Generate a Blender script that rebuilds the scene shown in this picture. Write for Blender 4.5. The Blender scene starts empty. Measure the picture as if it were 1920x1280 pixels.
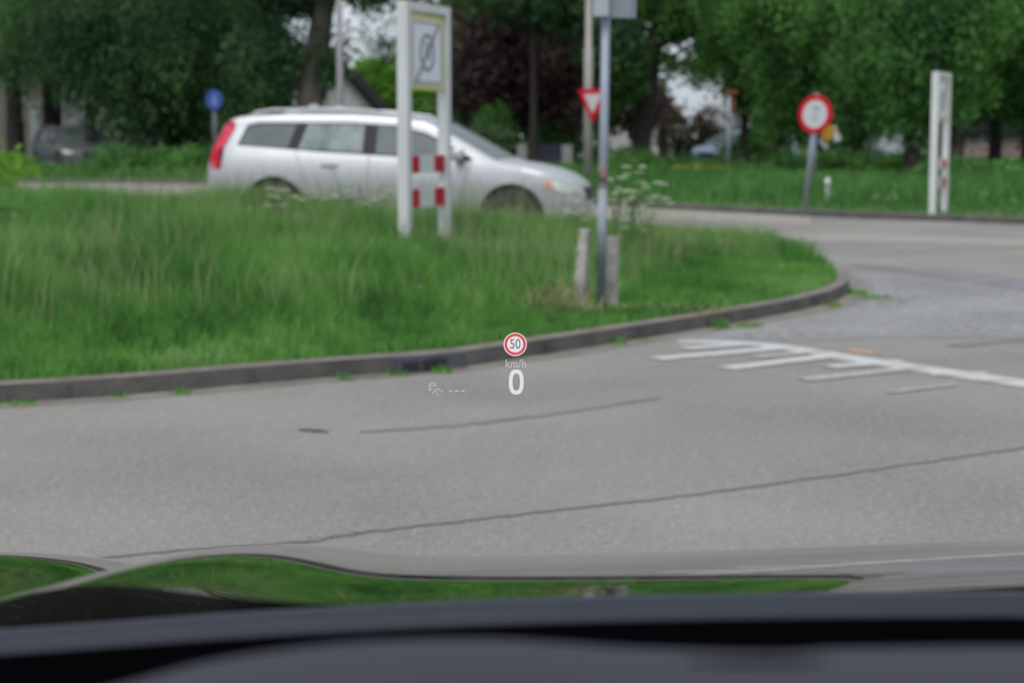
import bpy, bmesh, math, random
import numpy as np
from mathutils import Vector, Matrix

random.seed(7); rng = np.random.default_rng(7)
S = bpy.context.scene
COL = S.collection
R = math.radians

# ------------------------------------------------------------------ camera, world, sun, exposure
F = 3400.0                       # focal length in photo pixels (1920 wide)
HOR = 253.0                      # horizon row
PITCH = math.atan((640 - HOR) / F)
EYE = 1.2
cam_d = bpy.data.cameras.new('camera')
cam = bpy.data.objects.new('camera', cam_d); COL.objects.link(cam)
cam_d.sensor_width = 36; cam_d.lens = F / 1920 * 36
cam_d.clip_start = 0.05; cam_d.clip_end = 2000
cam.location = (0, 0, EYE); cam.rotation_euler = (R(90) - PITCH, 0, 0)
cam_d.dof.use_dof = True; cam_d.dof.focus_distance = 2.25; cam_d.dof.aperture_fstop = 7.3
S.camera = cam

SUN_EL, SUN_AZ = R(58), R(200)   # soft sun behind a closed cloud cover
W = bpy.data.worlds.new('World'); S.world = W; W.use_nodes = True
nt = W.node_tree; bg = nt.nodes['Background']
sky = nt.nodes.new('ShaderNodeTexSky'); sky.sky_type = 'NISHITA'; sky.sun_disc = False
sky.sun_elevation = SUN_EL; sky.sun_rotation = SUN_AZ; sky.dust_density = 3.0; sky.air_density = 1.0
hs = nt.nodes.new('ShaderNodeHueSaturation'); hs.inputs['Saturation'].default_value = 0.3
tn = nt.nodes.new('ShaderNodeMix'); tn.data_type = 'RGBA'; tn.blend_type = 'MULTIPLY'; tn.inputs[0].default_value = 1; tn.inputs[7].default_value = (.99, 1.0, 1.05, 1)
nt.links.new(sky.outputs[0], hs.inputs['Color']); nt.links.new(hs.outputs[0], tn.inputs[6]); cm = nt.nodes.new('ShaderNodeMix'); cm.data_type = 'RGBA'; cm.inputs[0].default_value = .6; cm.inputs[7].default_value = (3.4, 3.75, 4.25, 1)   # closed cloud deck over the clear sky
nt.links.new(tn.outputs[2], cm.inputs[6]); nt.links.new(cm.outputs[2], bg.inputs['Color'])
bg.inputs['Strength'].default_value = 0.15
sd = bpy.data.lights.new('sun', 'SUN'); sd.energy = 1.4; sd.angle = R(40); sd.color = (1, .97, .9)
so = bpy.data.objects.new('sun', sd); COL.objects.link(so)
so.rotation_euler = (R(90) - SUN_EL, 0, -SUN_AZ + R(180))
S.view_settings.view_transform = 'Standard'; S.view_settings.look = 'None'
S.view_settings.exposure = 0.48; S.view_settings.gamma = 1.0
S.cycles.use_denoising = True
S.cycles.max_bounces = 6; S.cycles.transparent_max_bounces = 12

# ------------------------------------------------------------------ geometry helpers
cp, sp = math.cos(PITCH), math.sin(PITCH)
def ray(px, py):
    a = (px - 960) / F; b = (640 - py) / F
    return np.array([a, cp + b * sp, -sp + b * cp])
def P(px, py, y):                                   # point on the sight line at ground distance y
    d = ray(px, py); t = y / d[1]; return np.array([0, 0, EYE]) + d * t
def G(px, py, z=0.0):                               # sight line meets height z
    d = ray(px, py); t = (z - EYE) / d[2]; return np.array([0, 0, EYE]) + d * t
def X(px, y): return (px - 960) / F * y / cp * 1.0  # lateral position of a pixel column at distance y (near horizon)
def hermite(pts, n=8, closed=False):
    pts = [np.array(p, float) for p in pts]; out = []
    m = len(pts); rngi = range(m if closed else m - 1)
    for i in rngi:
        p0 = pts[(i - 1) % m] if (closed or i > 0) else pts[0]
        p1 = pts[i]; p2 = pts[(i + 1) % m]
        p3 = pts[(i + 2) % m] if (closed or i + 2 < m) else pts[-1]
        for k in range(n):
            t = k / n
            out.append(.5 * ((2 * p1) + (-p0 + p2) * t + (2 * p0 - 5 * p1 + 4 * p2 - p3) * t * t + (-p0 + 3 * p1 - 3 * p2 + p3) * t ** 3))
    if not closed: out.append(pts[-1])
    return np.array(out)
def sstep(x, a, b):
    t = np.clip((x - a) / (b - a), 0, 1); return t * t * (3 - 2 * t)
def lerp(x, xs, ys): return float(np.interp(x, xs, ys))

class MB:
    def __init__(s): s.v = []; s.f = []
    def add(s, vs, fs):
        o = len(s.v); s.v += [tuple(map(float, v)) for v in vs]; s.f += [tuple(i + o for i in f) for f in fs]; return s
    def box(s, c, d, M=None):
        cx, cy, cz = c; dx, dy, dz = d[0] / 2, d[1] / 2, d[2] / 2
        vs = [(cx + i * dx, cy + j * dy, cz + k * dz) for i in (-1, 1) for j in (-1, 1) for k in (-1, 1)]
        if M is not None: vs = [tuple(M @ Vector(v)) for v in vs]
        return s.add(vs, [(0, 1, 3, 2), (4, 6, 7, 5), (0, 4, 5, 1), (2, 3, 7, 6), (0, 2, 6, 4), (1, 5, 7, 3)])
    def tube(s, pts, rad, n=12, cap=True):
        pts = [Vector(p) for p in pts]
        if not hasattr(rad, '__len__'): rad = [rad] * len(pts)
        vs = []; fs = []
        for i, p in enumerate(pts):
            t = (pts[min(i + 1, len(pts) - 1)] - pts[max(i - 1, 0)]).normalized()
            a = Vector((0, 0, 1)) if abs(t.z) < .9 else Vector((1, 0, 0))
            u = t.cross(a).normalized(); w = t.cross(u)
            for k in range(n):
                q = 2 * math.pi * k / n
                vs.append(p + (u * math.cos(q) + w * math.sin(q)) * rad[i])
        for i in range(len(pts) - 1):
            for k in range(n):
                a = i * n + k; b = i * n + (k + 1) % n
                fs.append((a, b, b + n, a + n))
        if cap:
            fs.append(tuple(range(n))[::-1]); fs.append(tuple((len(pts) - 1) * n + k for k in range(n)))
        return s.add(vs, fs)
    def disc(s, M, r, y0, y1, n=40, r_in=0.0, sx=1.0):      # disc or ring in the local XZ plane between y0 and y1
        vs = []; fs = []
        for k in range(n):
            q = 2 * math.pi * k / n; c, d = math.cos(q) * sx, math.sin(q)
            vs += [M @ Vector((r * c, y0, r * d)), M @ Vector((r * c, y1, r * d))]
            if r_in: vs += [M @ Vector((r_in * c, y0, r_in * d)), M @ Vector((r_in * c, y1, r_in * d))]
        m = 4 if r_in else 2
        for k in range(n):
            a = k * m; b = ((k + 1) % n) * m
            fs.append((a, a + 1, b + 1, b))
            if r_in:
                fs += [(a + 2, b + 2, b + 3, a + 3), (a, b, b + 2, a + 2), (a + 1, a + 3, b + 3, b + 1)]
        if not r_in: fs += [tuple(k * 2 for k in range(n)), tuple(k * 2 + 1 for k in range(n))[::-1]]
        return s.add(vs, fs)
    def prism(s, poly, y0, y1, M=None):                      # polygon in XZ extruded along Y
        n = len(poly); vs = [(p[0], y0, p[1]) for p in poly] + [(p[0], y1, p[1]) for p in poly]
        if M is not None: vs = [M @ Vector(v) for v in vs]
        fs = [tuple(range(n)), tuple(range(n, 2 * n))[::-1]] + [(i, i + n, (i + 1) % n + n, (i + 1) % n) for i in range(n)]
        return s.add(vs, fs)
    def build(s, name, mat, parent=None, smooth=False, bevel=0):
        me = bpy.data.meshes.new(name); me.from_pydata(s.v, [], s.f)
        bm = bmesh.new(); bm.from_mesh(me); bmesh.ops.recalc_face_normals(bm, faces=bm.faces)
        if bevel: bmesh.ops.bevel(bm, geom=bm.edges[:], offset=bevel, segments=2, affect='EDGES', profile=.6)
        bm.to_mesh(me); bm.free()
        if smooth: me.shade_smooth()
        me.materials.append(mat)
        return link(name, me, parent)
def link(name, me, parent=None):
    o = bpy.data.objects.new(name, me); COL.objects.link(o)
    if parent is not None: o.parent = parent
    return o
def arr(name, V, Fc, mat, parent=None, smooth=False):       # fast mesh from arrays of equal-sized faces
    V = np.asarray(V, np.float32); Fc = np.asarray(Fc, np.int32); k = Fc.shape[1]
    me = bpy.data.meshes.new(name); me.vertices.add(len(V)); me.vertices.foreach_set('co', V.ravel())
    me.loops.add(Fc.size); me.loops.foreach_set('vertex_index', Fc.ravel())
    me.polygons.add(len(Fc)); me.polygons.foreach_set('loop_start', np.arange(0, Fc.size, k, dtype=np.int32))
    me.update(calc_edges=True); me.validate(); 
    if smooth: me.shade_smooth()
    me.materials.append(mat); return link(name, me, parent)
def tag(o, label=None, cat=None, group=None, kind=None):
    if label: o['label'] = label
    if cat: o['category'] = cat
    if group: o['group'] = group
    if kind: o['kind'] = kind
    return o
def empty(name, loc=(0, 0, 0), rz=0, **k):
    o = bpy.data.objects.new(name, None); COL.objects.link(o); o.location = tuple(map(float, loc)); o.rotation_euler = (0, 0, rz)
    o.empty_display_size = .2
    return tag(o, **k)
def copy_tree(o, parent=None):
    c = o.copy(); COL.objects.link(c); c.parent = parent
    for ch in list(o.children): copy_tree(ch, c)
    return c
def text_part(name, s, size, mat, parent, M, sx=1.0, ex=0.0):
    cu = bpy.data.curves.new(name, 'FONT'); cu.body = s; cu.size = size; cu.align_x = 'CENTER'; cu.align_y = 'CENTER'; cu.extrude = ex
    o = bpy.data.objects.new(name, cu); COL.objects.link(o)
    dg = bpy.context.evaluated_depsgraph_get(); me = bpy.data.meshes.new_from_object(o.evaluated_get(dg))
    bpy.data.objects.remove(o)
    me.transform(M @ Matrix.Rotation(R(90), 4, 'X') @ Matrix.Diagonal((sx, 1, 1, 1)))
    me.materials.clear(); me.materials.append(mat); me.name = name
    return link(name, me, parent)

# ------------------------------------------------------------------ materials
def mat(name, col, rough=.6, metal=0, spec=.5, coat=0, var=0, scale=5, bump=0, bscale=30, col2=None, trans=0, emit=None):
    m = bpy.data.materials.new(name); m.use_nodes = True; n = m.node_tree.nodes; l = m.node_tree.links
    b = n['Principled BSDF']; b.inputs['Roughness'].default_value = rough; b.inputs['Metallic'].default_value = metal
    b.inputs['Specular IOR Level'].default_value = spec; b.inputs['Coat Weight'].default_value = coat
    b.inputs['Base Color'].default_value = (*col, 1)
    tc = n.new('ShaderNodeTexCoord')
    if var or col2:
        no = n.new('ShaderNodeTexNoise'); no.inputs['Scale'].default_value = scale; no.inputs['Detail'].default_value = 6
        l.new(tc.outputs['Object'], no.inputs['Vector'])
        r = n.new('ShaderNodeValToRGB'); r.color_ramp.elements[0].position = .3; r.color_ramp.elements[1].position = .7
        c2 = col2 or tuple(min(1, c * (1 + var)) for c in col); c1 = col if col2 else tuple(c * (1 - var) for c in col)
        r.color_ramp.elements[0].color = (*c1, 1); r.color_ramp.elements[1].color = (*c2, 1)
        l.new(no.outputs['Fac'], r.inputs['Fac']); l.new(r.outputs['Color'], b.inputs['Base Color'])
        src = r.outputs['Color']
    else: src = None
    if bump:
        nb = n.new('ShaderNodeTexNoise'); nb.inputs['Scale'].default_value = bscale; nb.inputs['Detail'].default_value = 8
        l.new(tc.outputs['Object'], nb.inputs['Vector'])
        bu = n.new('ShaderNodeBump'); bu.inputs['Strength'].default_value = bump; bu.inputs['Distance'].default_value = .02
        l.new(nb.outputs['Fac'], bu.inputs['Height']); l.new(bu.outputs['Normal'], b.inputs['Normal'])
    if trans:
        t = n.new('ShaderNodeBsdfTranslucent'); mx = n.new('ShaderNodeMixShader'); mx.inputs[0].default_value = trans
        if src: l.new(src, t.inputs['Color'])
        else: t.inputs['Color'].default_value = (*col, 1)
        l.new(b.outputs[0], mx.inputs[1]); l.new(t.outputs[0], mx.inputs[2]); l.new(mx.outputs[0], n['Material Output'].inputs['Surface'])
    if emit:
        b.inputs['Emission Color'].default_value = (*col, 1); b.inputs['Emission Strength'].default_value = emit
    return m
def ramp3(name, cols, scale=3.0, fine=40.0, rough=.9, trans=0.0, fine_amt=.35, stretch=(1, 1, 1), bump=0, spec=.3, lo=.33, hi=.67):
    m = bpy.data.materials.new(name); m.use_nodes = True; n = m.node_tree.nodes; l = m.node_tree.links
    b = n['Principled BSDF']; b.inputs['Roughness'].default_value = rough; b.inputs['Specular IOR Level'].default_value = spec
    tc = n.new('ShaderNodeTexCoord'); mp = n.new('ShaderNodeMapping'); mp.inputs['Scale'].default_value = stretch
    l.new(tc.outputs['Object'], mp.inputs['Vector'])
    a = n.new('ShaderNodeTexNoise'); a.inputs['Scale'].default_value = scale; a.inputs['Detail'].default_value = 4
    c = n.new('ShaderNodeTexNoise'); c.inputs['Scale'].default_value = fine; c.inputs['Detail'].default_value = 3
    for q in (a, c): l.new(mp.outputs[0], q.inputs['Vector'])
    mx = n.new('ShaderNodeMix'); mx.inputs[0].default_value = fine_amt
    l.new(a.outputs['Fac'], mx.inputs[2]); l.new(c.outputs['Fac'], mx.inputs[3])
    r = n.new('ShaderNodeValToRGB'); e = r.color_ramp.elements
    k = len(cols); e[0].position = lo; e[0].color = (*cols[0], 1); e[1].position = hi; e[1].color = (*cols[-1], 1)
    for i in range(1, k - 1):
        q = e.new(lo + (hi - lo) * i / (k - 1)); q.color = (*cols[i], 1)
    l.new(mx.outputs[0], r.inputs['Fac']); l.new(r.outputs['Color'], b.inputs['Base Color'])
    if bump:
        bu = n.new('ShaderNodeBump'); bu.inputs['Strength'].default_value = bump; bu.inputs['Distance'].default_value = .01
        l.new(c.outputs['Fac'], bu.inputs['Height']); l.new(bu.outputs['Normal'], b.inputs['Normal'])
    if trans:
        t = n.new('ShaderNodeBsdfTranslucent'); ms = n.new('ShaderNodeMixShader'); ms.inputs[0].default_value = trans
        l.new(r.outputs['Color'], t.inputs['Color']); l.new(b.outputs[0], ms.inputs[1]); l.new(t.outputs[0], ms.inputs[2])
        l.new(ms.outputs[0], n['Material Output'].inputs['Surface'])
    return m
def glow(name, col, strength, alpha):
    m = bpy.data.materials.new(name); m.use_nodes = True; n = m.node_tree.nodes; l = m.node_tree.links
    n.remove(n['Principled BSDF']); e = n.new('ShaderNodeEmission'); e.inputs[0].default_value = (*col, 1); e.inputs[1].default_value = strength
    t = n.new('ShaderNodeBsdfTransparent'); mx = n.new('ShaderNodeMixShader'); mx.inputs[0].default_value = alpha
    l.new(t.outputs[0], mx.inputs[1]); l.new(e.outputs[0], mx.inputs[2]); l.new(mx.outputs[0], n['Material Output'].inputs['Surface'])
    return m

M_ASPH = ramp3('asphalt', [(.148, .142, .132), (.197, .189, .175), (.24, .231, .213)], scale=.5, fine=34, fine_amt=.42, bump=.12, rough=.85, lo=.36, hi=.64)
def chips(m, scale, thr, col):            # sparse pale stones showing in the worn surface
    n = m.node_tree.nodes; l = m.node_tree.links; b = n['Principled BSDF']; src = b.inputs['Base Color'].links[0].from_socket
    tc = n.new('ShaderNodeTexCoord'); v = n.new('ShaderNodeTexVoronoi'); v.inputs['Scale'].default_value = scale; l.new(tc.outputs['Object'], v.inputs['Vector'])
    r = n.new('ShaderNodeValToRGB'); r.color_ramp.elements[0].position = thr; r.color_ramp.elements[0].color = (1, 1, 1, 1); r.color_ramp.elements[1].position = thr * 1.4; r.color_ramp.elements[1].color = (0, 0, 0, 1)
    l.new(v.outputs['Distance'], r.inputs['Fac']); x = n.new('ShaderNodeMix'); x.data_type = 'RGBA'; l.new(r.outputs['Color'], x.inputs[0]); l.new(src, x.inputs[6]); x.inputs[7].default_value = (*col, 1); l.new(x.outputs[2], b.inputs['Base Color'])
chips(M_ASPH, 42, .17, (.32, .305, .28))
M_STRIP = mat('pale_concrete', (.25, .225, .2), .9, var=.12, scale=3)
M_PAVE = ramp3('setts', [(.13, .13, .132), (.2, .2, .2), (.27, .268, .262)], scale=1.0, fine=13, fine_amt=.55, bump=.3, rough=.8)
chips(M_PAVE, 24, .2, (.34, .34, .33))
M_LINE = mat('road_paint', (.36, .36, .35), .7, col2=(.5, .5, .48), scale=25)
M_LINE2 = mat('worn_road_paint', (.22, .22, .215), .8, col2=(.42, .42, .41), scale=18)
M_ORANGE = mat('orange_paint', (.55, .3, .14), .8, var=.2, scale=20)
M_SEAM = mat('crack_filler', (.158, .155, .15), .85, col2=(.2, .194, .182), scale=6)
M_TYRE = mat('rubber_marks', (.12, .12, .125), .8, col2=(.2, .2, .2), scale=4)
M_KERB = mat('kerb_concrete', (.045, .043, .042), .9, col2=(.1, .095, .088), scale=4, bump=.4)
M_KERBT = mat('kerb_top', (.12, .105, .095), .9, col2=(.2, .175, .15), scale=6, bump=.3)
M_SOIL = ramp3('meadow_soil', [(.03, .07, .015), (.05, .1, .02), (.08, .13, .04)], scale=2, fine=25)
M_GRASS = ramp3('grass_blades', [(.034, .11, .022), (.085, .235, .045), (.13, .31, .06), (.24, .38, .14)], scale=1.1, fine=9, fine_amt=.38, trans=.3, stretch=(1, 1, .35), lo=.37, hi=.65)
M_GRASSF = ramp3('verge_grass_blades', [(.035, .12, .026), (.065, .185, .04), (.12, .25, .07)], scale=.35, fine=4, fine_amt=.5, trans=.25, stretch=(1, 1, .4))
M_STRAW = mat('dry_grass', (.13, .18, .06), .9, col2=(.27, .26, .13), scale=3)
M_SEED = mat('seed_stalks', (.15, .22, .08), .9, col2=(.27, .3, .15), scale=3, trans=.2)
M_WHITEF = mat('white_petals', (.42, .47, .35), .8, trans=.3)
M_YELF = mat('yellow_petals', (.45, .3, .03), .8)
M_STEM = mat('green_stem', (.08, .16, .04), .8)
M_WHITE = mat('white_paint', (.52, .54, .54), .45, var=.06, scale=3)
M_RED = mat('red_sheeting', (.42, .006, .022), .55, spec=.15)
M_REDOLD = mat('aged_red', (.17, .04, .025), .6)
M_LIME = mat('fluorescent_lime', (.5, .56, .1), .5, col2=(.55, .54, .22), scale=2)
M_PANEL = mat('sign_face_grey', (.66, .68, .74), .5)
M_PANELW = mat('sign_face_white', (.42, .44, .44), .4)
M_INK = mat('sign_ink_grey', (.2, .205, .225), .5)
M_FAINT = mat('sign_faint_grey', (.26, .32, .35), .5)
M_GALV = mat('galvanised', (.25, .28, .34), .5, metal=.3, var=.12, scale=4)
M_RUST = mat('rust', (.12, .065, .045), .9, col2=(.25, .2, .19), scale=30)
M_BEIGE = mat('beige_pole', (.33, .31, .29), .6, var=.06)
M_BLUE = mat('blue_sheeting', (.03, .08, .3), .4)
M_YELLOW = mat('amber_yellow', (.62, .36, .03), .5)
M_CONC = mat('weathered_concrete', (.2, .195, .19), .9, col2=(.42, .41, .38), scale=9, bump=.5)
M_LICH = mat('orange_lichen', (.24, .19, .06), .9, var=.3, scale=20)
M_PAINT = mat('silver_paint', (.44, .455, .475), .42, metal=.45, coat=.15)
M_GREYP = mat('grey_car_paint', (.09, .1, .1), .5, metal=.3, coat=0)
M_BLUEP = mat('pale_blue_car_paint', (.3, .38, .5), .35, metal=.3, coat=.5)
M_GLASS = mat('tinted_glass', (.11, .135, .135), .3, spec=.2, var=.25, scale=2)
M_GLASS2 = mat('rear_side_glass', (.09, .12, .12), .3, spec=.2, col2=(.24, .3, .29), scale=4.5)
M_PILLAR = mat('pillar_trim', (.03, .026, .038), .5, spec=.15)
M_BLACK = mat('black_plastic', (.015, .015, .017), .6)
M_TYRER = mat('tyre_rubber', (.02, .02, .02), .85)
M_RIM = mat('alloy_rim', (.16, .165, .17), .4, metal=.6)
M_TAIL = mat('red_tail_lamp', (.42, .004, .025), .4, spec=.2)
M_TAIL2 = mat('pink_red_lamp', (.6, .02, .07), .4, coat=.1)
M_LAMP = mat('headlamp_glass', (.6, .66, .6), .12, coat=1)
M_AMBER = mat('indicator_orange', (.75, .22, .15), .3)
M_BARK = ramp3('bark', [(.06, .055, .045), (.1, .09, .078), (.15, .135, .12)], scale=2, fine=14, stretch=(1, 1, .25), bump=.6)
M_BARKD = ramp3('dark_bark', [(.02, .018, .018), (.035, .03, .028), (.055, .048, .042)], scale=2, fine=14, stretch=(1, 1, .25), bump=.6)
def leafmat(name, a, b, c, tr=.42):
    a, b, c = [(q[0] * 1.45, q[1] * 1.45, q[2] * 1.2) for q in (a, b, c)]
    return ramp3(name, [a, b, c], scale=.33, fine=1.7, fine_amt=.35, trans=tr, spec=.15, rough=.8, lo=.38, hi=.62)
L_DARK = leafmat('dark_leaves', (.024, .058, .034), (.042, .092, .047), (.085, .16, .065))
L_MID = leafmat('green_leaves', (.04, .1, .04), (.07, .17, .052), (.125, .26, .075))
L_BRIGHT = leafmat('fresh_leaves', (.08, .19, .03), (.12, .26, .035), (.17, .32, .045), .4)
L_PURP = leafmat('copper_leaves', (.04, .024, .032), (.055, .034, .042), (.06, .055, .045), .15)
L_GREY = leafmat('grey_green_leaves', (.05, .08, .05), (.07, .11, .065), (.1, .14, .08))
L_BROWN = leafmat('brown_hedge_leaves', (.035, .035, .022), (.06, .055, .035), (.11, .085, .06))
M_WALLW = mat('white_render', (.62, .63, .63), .9, var=.06)
M_WALLB = mat('brown_brick', (.12, .105, .097), .9, var=.2, scale=8)
M_ROOFD = mat('dark_slates', (.014, .016, .02), .95, spec=.1, var=.2, scale=10)
M_ROOFR = mat('red_tiles', (.17, .06, .055), .85, var=.25, scale=9)
M_WIN = mat('house_window_glass', (.02, .025, .03), .1, spec=.8)
M_DBLUE = mat('dark_blue_boards', (.02, .025, .045), .7)
M_DOORB = mat('blue_door', (.04, .08, .16), .6)
# own car
M_BONNET = mat('black_clearcoat', (.003, .003, .003), .015, spec=.5, coat=0)
M_BONNET.node_tree.nodes['Principled BSDF'].inputs['Coat Roughness'].default_value = 0.01
M_BONNET.node_tree.nodes['Principled BSDF'].inputs['IOR'].default_value = 1.45
M_DASH = mat("dashboard_vinyl", (.024, .025, .038), .7, spec=.3, bump=.1, bscale=300)
M_DASHD = mat('black_dashboard_foam', (.0015, .0015, .002), 1.0, spec=0)
M_SCUT = mat('scuttle_plastic', (.017, .021, .031), .6, spec=.25)

# ------------------------------------------------------------------ ground, road, kerbs
def sheet(name, pts, z, m, kind='structure'):
    me = bpy.data.meshes.new(name); bm = bmesh.new()
    vs = [bm.verts.new((p[0], p[1], z)) for p in pts]; f = bm.faces.new(vs)
    bmesh.ops.triangulate(bm, faces=[f]); bm.normal_update()
    for q in bm.faces:
        if q.normal.z < 0: q.normal_flip()
    bm.to_mesh(me); bm.free(); me.materials.append(m)
    return tag(link(name, me), kind=kind)
sheet('ground', [(-600, -200), (600, -200), (600, 900), (-600, 900)], -.02, M_SOIL)
FAR = hermite([G(-900, 337), G(-300, 340), G(0, 343), G(385, 346), G(800, 365), G(1170, 388), G(1520, 406), G(1920, 421), G(2500, 445), G(3300, 490)], 8)[:, :2]
STR = hermite([G(-900, 352), G(-300, 370), G(0, 377), G(385, 379), G(800, 392), G(1170, 408), G(1400, 417), G(1520, 421)], 8)[:, :2]
road_poly = [tuple(p) for p in FAR] + [(30, -40), (-40, -40), (-60, 30)]
sheet('road', road_poly, 0, M_ASPH)
i1 = [tuple(p) for p in FAR[:49]]; sheet('path', i1 + [tuple(p) for p in STR[::-1]], .004, M_STRIP)

KF = hermite([G(-700, 800), G(-300, 775), G(0, 757), G(250, 740), G(500, 718), G(700, 702), G(850, 690), G(1000, 668), G(1200, 636), G(1400, 602), G(1510, 580), G(1570, 562), G(1594, 545)], 8)[:, :2]
KB = hermite([G(1594, 545), G(1583, 528), G(1545, 512), G(1450, 488), G(1300, 474), G(1100, 465), G(800, 458), G(400, 452), G(0, 448), G(-500, 446)], 8)[:, :2]
ISL = np.vstack([KF, KB[1:]])
def offset(poly, d):
    out = []
    for i in range(len(poly)):
        t = poly[min(i + 1, len(poly) - 1)] - poly[max(i - 1, 0)]; t = t / np.linalg.norm(t)
        out.append(poly[i] + d * np.array([-t[1], t[0]]))
    return np.array(out)
KH = .085
def kerb(name, line, w, h, sign=1):
    inn = offset(line, w * sign); n = len(line)
    o1 = offset(line, .012 * sign)
    me = MB(); vs = []; fs = []
    for i in range(n): vs += [(*line[i], -.01), (*o1[i], h)]
    for i in range(n - 1): fs.append((2 * i, 2 * i + 2, 2 * i + 3, 2 * i + 1))
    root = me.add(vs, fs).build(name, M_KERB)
    t = MB(); vs = []; fs = []
    for i in range(n): vs += [(*o1[i], h), (*inn[i], h + .003)]
    for i in range(n - 1): fs.append((2 * i, 2 * i + 2, 2 * i + 3, 2 * i + 1))
    t.build  # top face
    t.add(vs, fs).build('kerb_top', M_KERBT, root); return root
kerbline = kerb('kerb', ISL, .13, KH); tag(kerbline, kind='structure')
sheet('island_turf', offset(ISL, .12), KH - .004, M_SOIL)
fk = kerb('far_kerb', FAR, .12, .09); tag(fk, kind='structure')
verge = np.vstack([offset(FAR, .1), [(60, 120), (-90, 120)]])
sheet('verge', verge, .085, M_SOIL)
# joints of the kerb stones are thin gaps
jb = MB()
acc = 0
for i in range(len(KF) - 1):
    acc += np.linalg.norm(KF[i + 1] - KF[i])
    if acc > .9:
        acc = 0; t = KF[i + 1] - KF[i]; a = math.atan2(t[1], t[0])
        jb.box((0, 0, 0), (.012, .012, KH * .9), Matrix.Translation((KF[i][0], KF[i][1], KH * .5)) @ Matrix.Rotation(a, 4, 'Z'))
jb.build('joint', M_KERB, kerbline)

def inpoly(pts, poly):
    x, y = pts[:, 0], pts[:, 1]; r = np.zeros(len(pts), bool); n = len(poly); j = n - 1
    for i in range(n):
        xi, yi = poly[i]; xj, yj = poly[j]
        c = ((yi > y) != (yj > y)) & (x < (xj - xi) * (y - yi) / (yj - yi + 1e-12) + xi); r ^= c; j = i
    return r
def dline(pts, line):
    d = np.full(len(pts), 1e9)
    for i in range(len(line) - 1):
        a, b = line[i], line[i + 1]; ab = b - a; t = np.clip(((pts - a) @ ab) / (ab @ ab), 0, 1)
        q = a + t[:, None] * ab; d = np.minimum(d, np.hypot(*(pts - q).T))
    return d
def mound(pts):
    df = dline(pts, KF); db = dline(pts, KB)
    lat = 1 - sstep(pts[:, 0], -2.2, .6)
    return KH - .006 + .17 * sstep(df, .5, 3.6) * sstep(db, .2, 2.0) * (.25 + .75 * lat)
# mound mesh
gx, gy = np.meshgrid(np.arange(-12, 4, .25), np.arange(7, 22, .25)); gp = np.c_[gx.ravel(), gy.ravel()]
inside = inpoly(gp, ISL) & (dline(gp, ISL) > .16); gz = mound(gp)
nx = gx.shape[1]; fcs = []
for j in range(gx.shape[0] - 1):
    for i in range(nx - 1):
        q = [j * nx + i, j * nx + i + 1, (j + 1) * nx + i + 1, (j + 1) * nx + i]
        if inside[q].all(): fcs.append(q)
tag(arr('island_mound', np.c_[gp, gz], fcs, M_SOIL, smooth=True), kind='structure')

def noise2(p, s, seed=0):
    r = np.random.default_rng(seed); v = np.zeros(len(p))
    for k in range(6):
        a = r.uniform(0, 2 * math.pi); f = s * r.uniform(.6, 1.7); v += np.sin(p[:, 0] * f * math.cos(a) + p[:, 1] * f * math.sin(a) + r.uniform(0, 7))
    return v / 3.0
def blades(name, pts, z0, h, w, lean, m, label, parent=None, base=0):
    n = len(pts); a = rng.uniform(0, 2 * math.pi, n); la = rng.uniform(0, 2 * math.pi, n)
    u = np.c_[np.cos(a), np.sin(a), np.zeros(n)] * (w / 2)[:, None]
    ld = np.c_[np.cos(la), np.sin(la), np.zeros(n)] * (lean * h)[:, None]
    b = np.c_[pts, z0]; up = np.array([0, 0, 1.0])
    m1 = b + up * (h * .55)[:, None] + ld * .3; t = b + up * (h * (1 - .25 * lean))[:, None] + ld
    V = np.stack([b - u, b + u, m1 + u * .8, m1 - u * .8, t + u * .12, t - u * .12], 1).reshape(-1, 3)
    i = np.arange(n)[:, None] * 6
    Fc = np.vstack([i + np.array([0, 1, 2, 3]), i + np.array([3, 2, 4, 5])])
    if base:
        k = len(V); V = np.vstack([V, [(base * math.cos(q * math.pi / 4), base * math.sin(q * math.pi / 4), .004) for q in range(8)]]); Fc = np.vstack([Fc, [(k, k + 1, k + 2, k + 3), (k, k + 3, k + 4, k + 7), (k + 4, k + 5, k + 6, k + 7)]])
    o = arr(name, V, Fc, m, parent)
    if label: tag(o, label, 'grass', kind='stuff')
    return o
def sample(poly, n, bbox, marg=0.0):
    out = []
    while sum(map(len, out)) < n:
        p = np.c_[rng.uniform(bbox[0], bbox[1], n), rng.uniform(bbox[2], bbox[3], n)]
        p = p[inpoly(p, poly)]
        vis = np.abs(p[:, 0]) < p[:, 1] * .29 + 1.0; p = p[vis]
        if marg: p = p[dline(p, ISL) > marg]
        out.append(p)
    return np.vstack(out)[:n]
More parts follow.
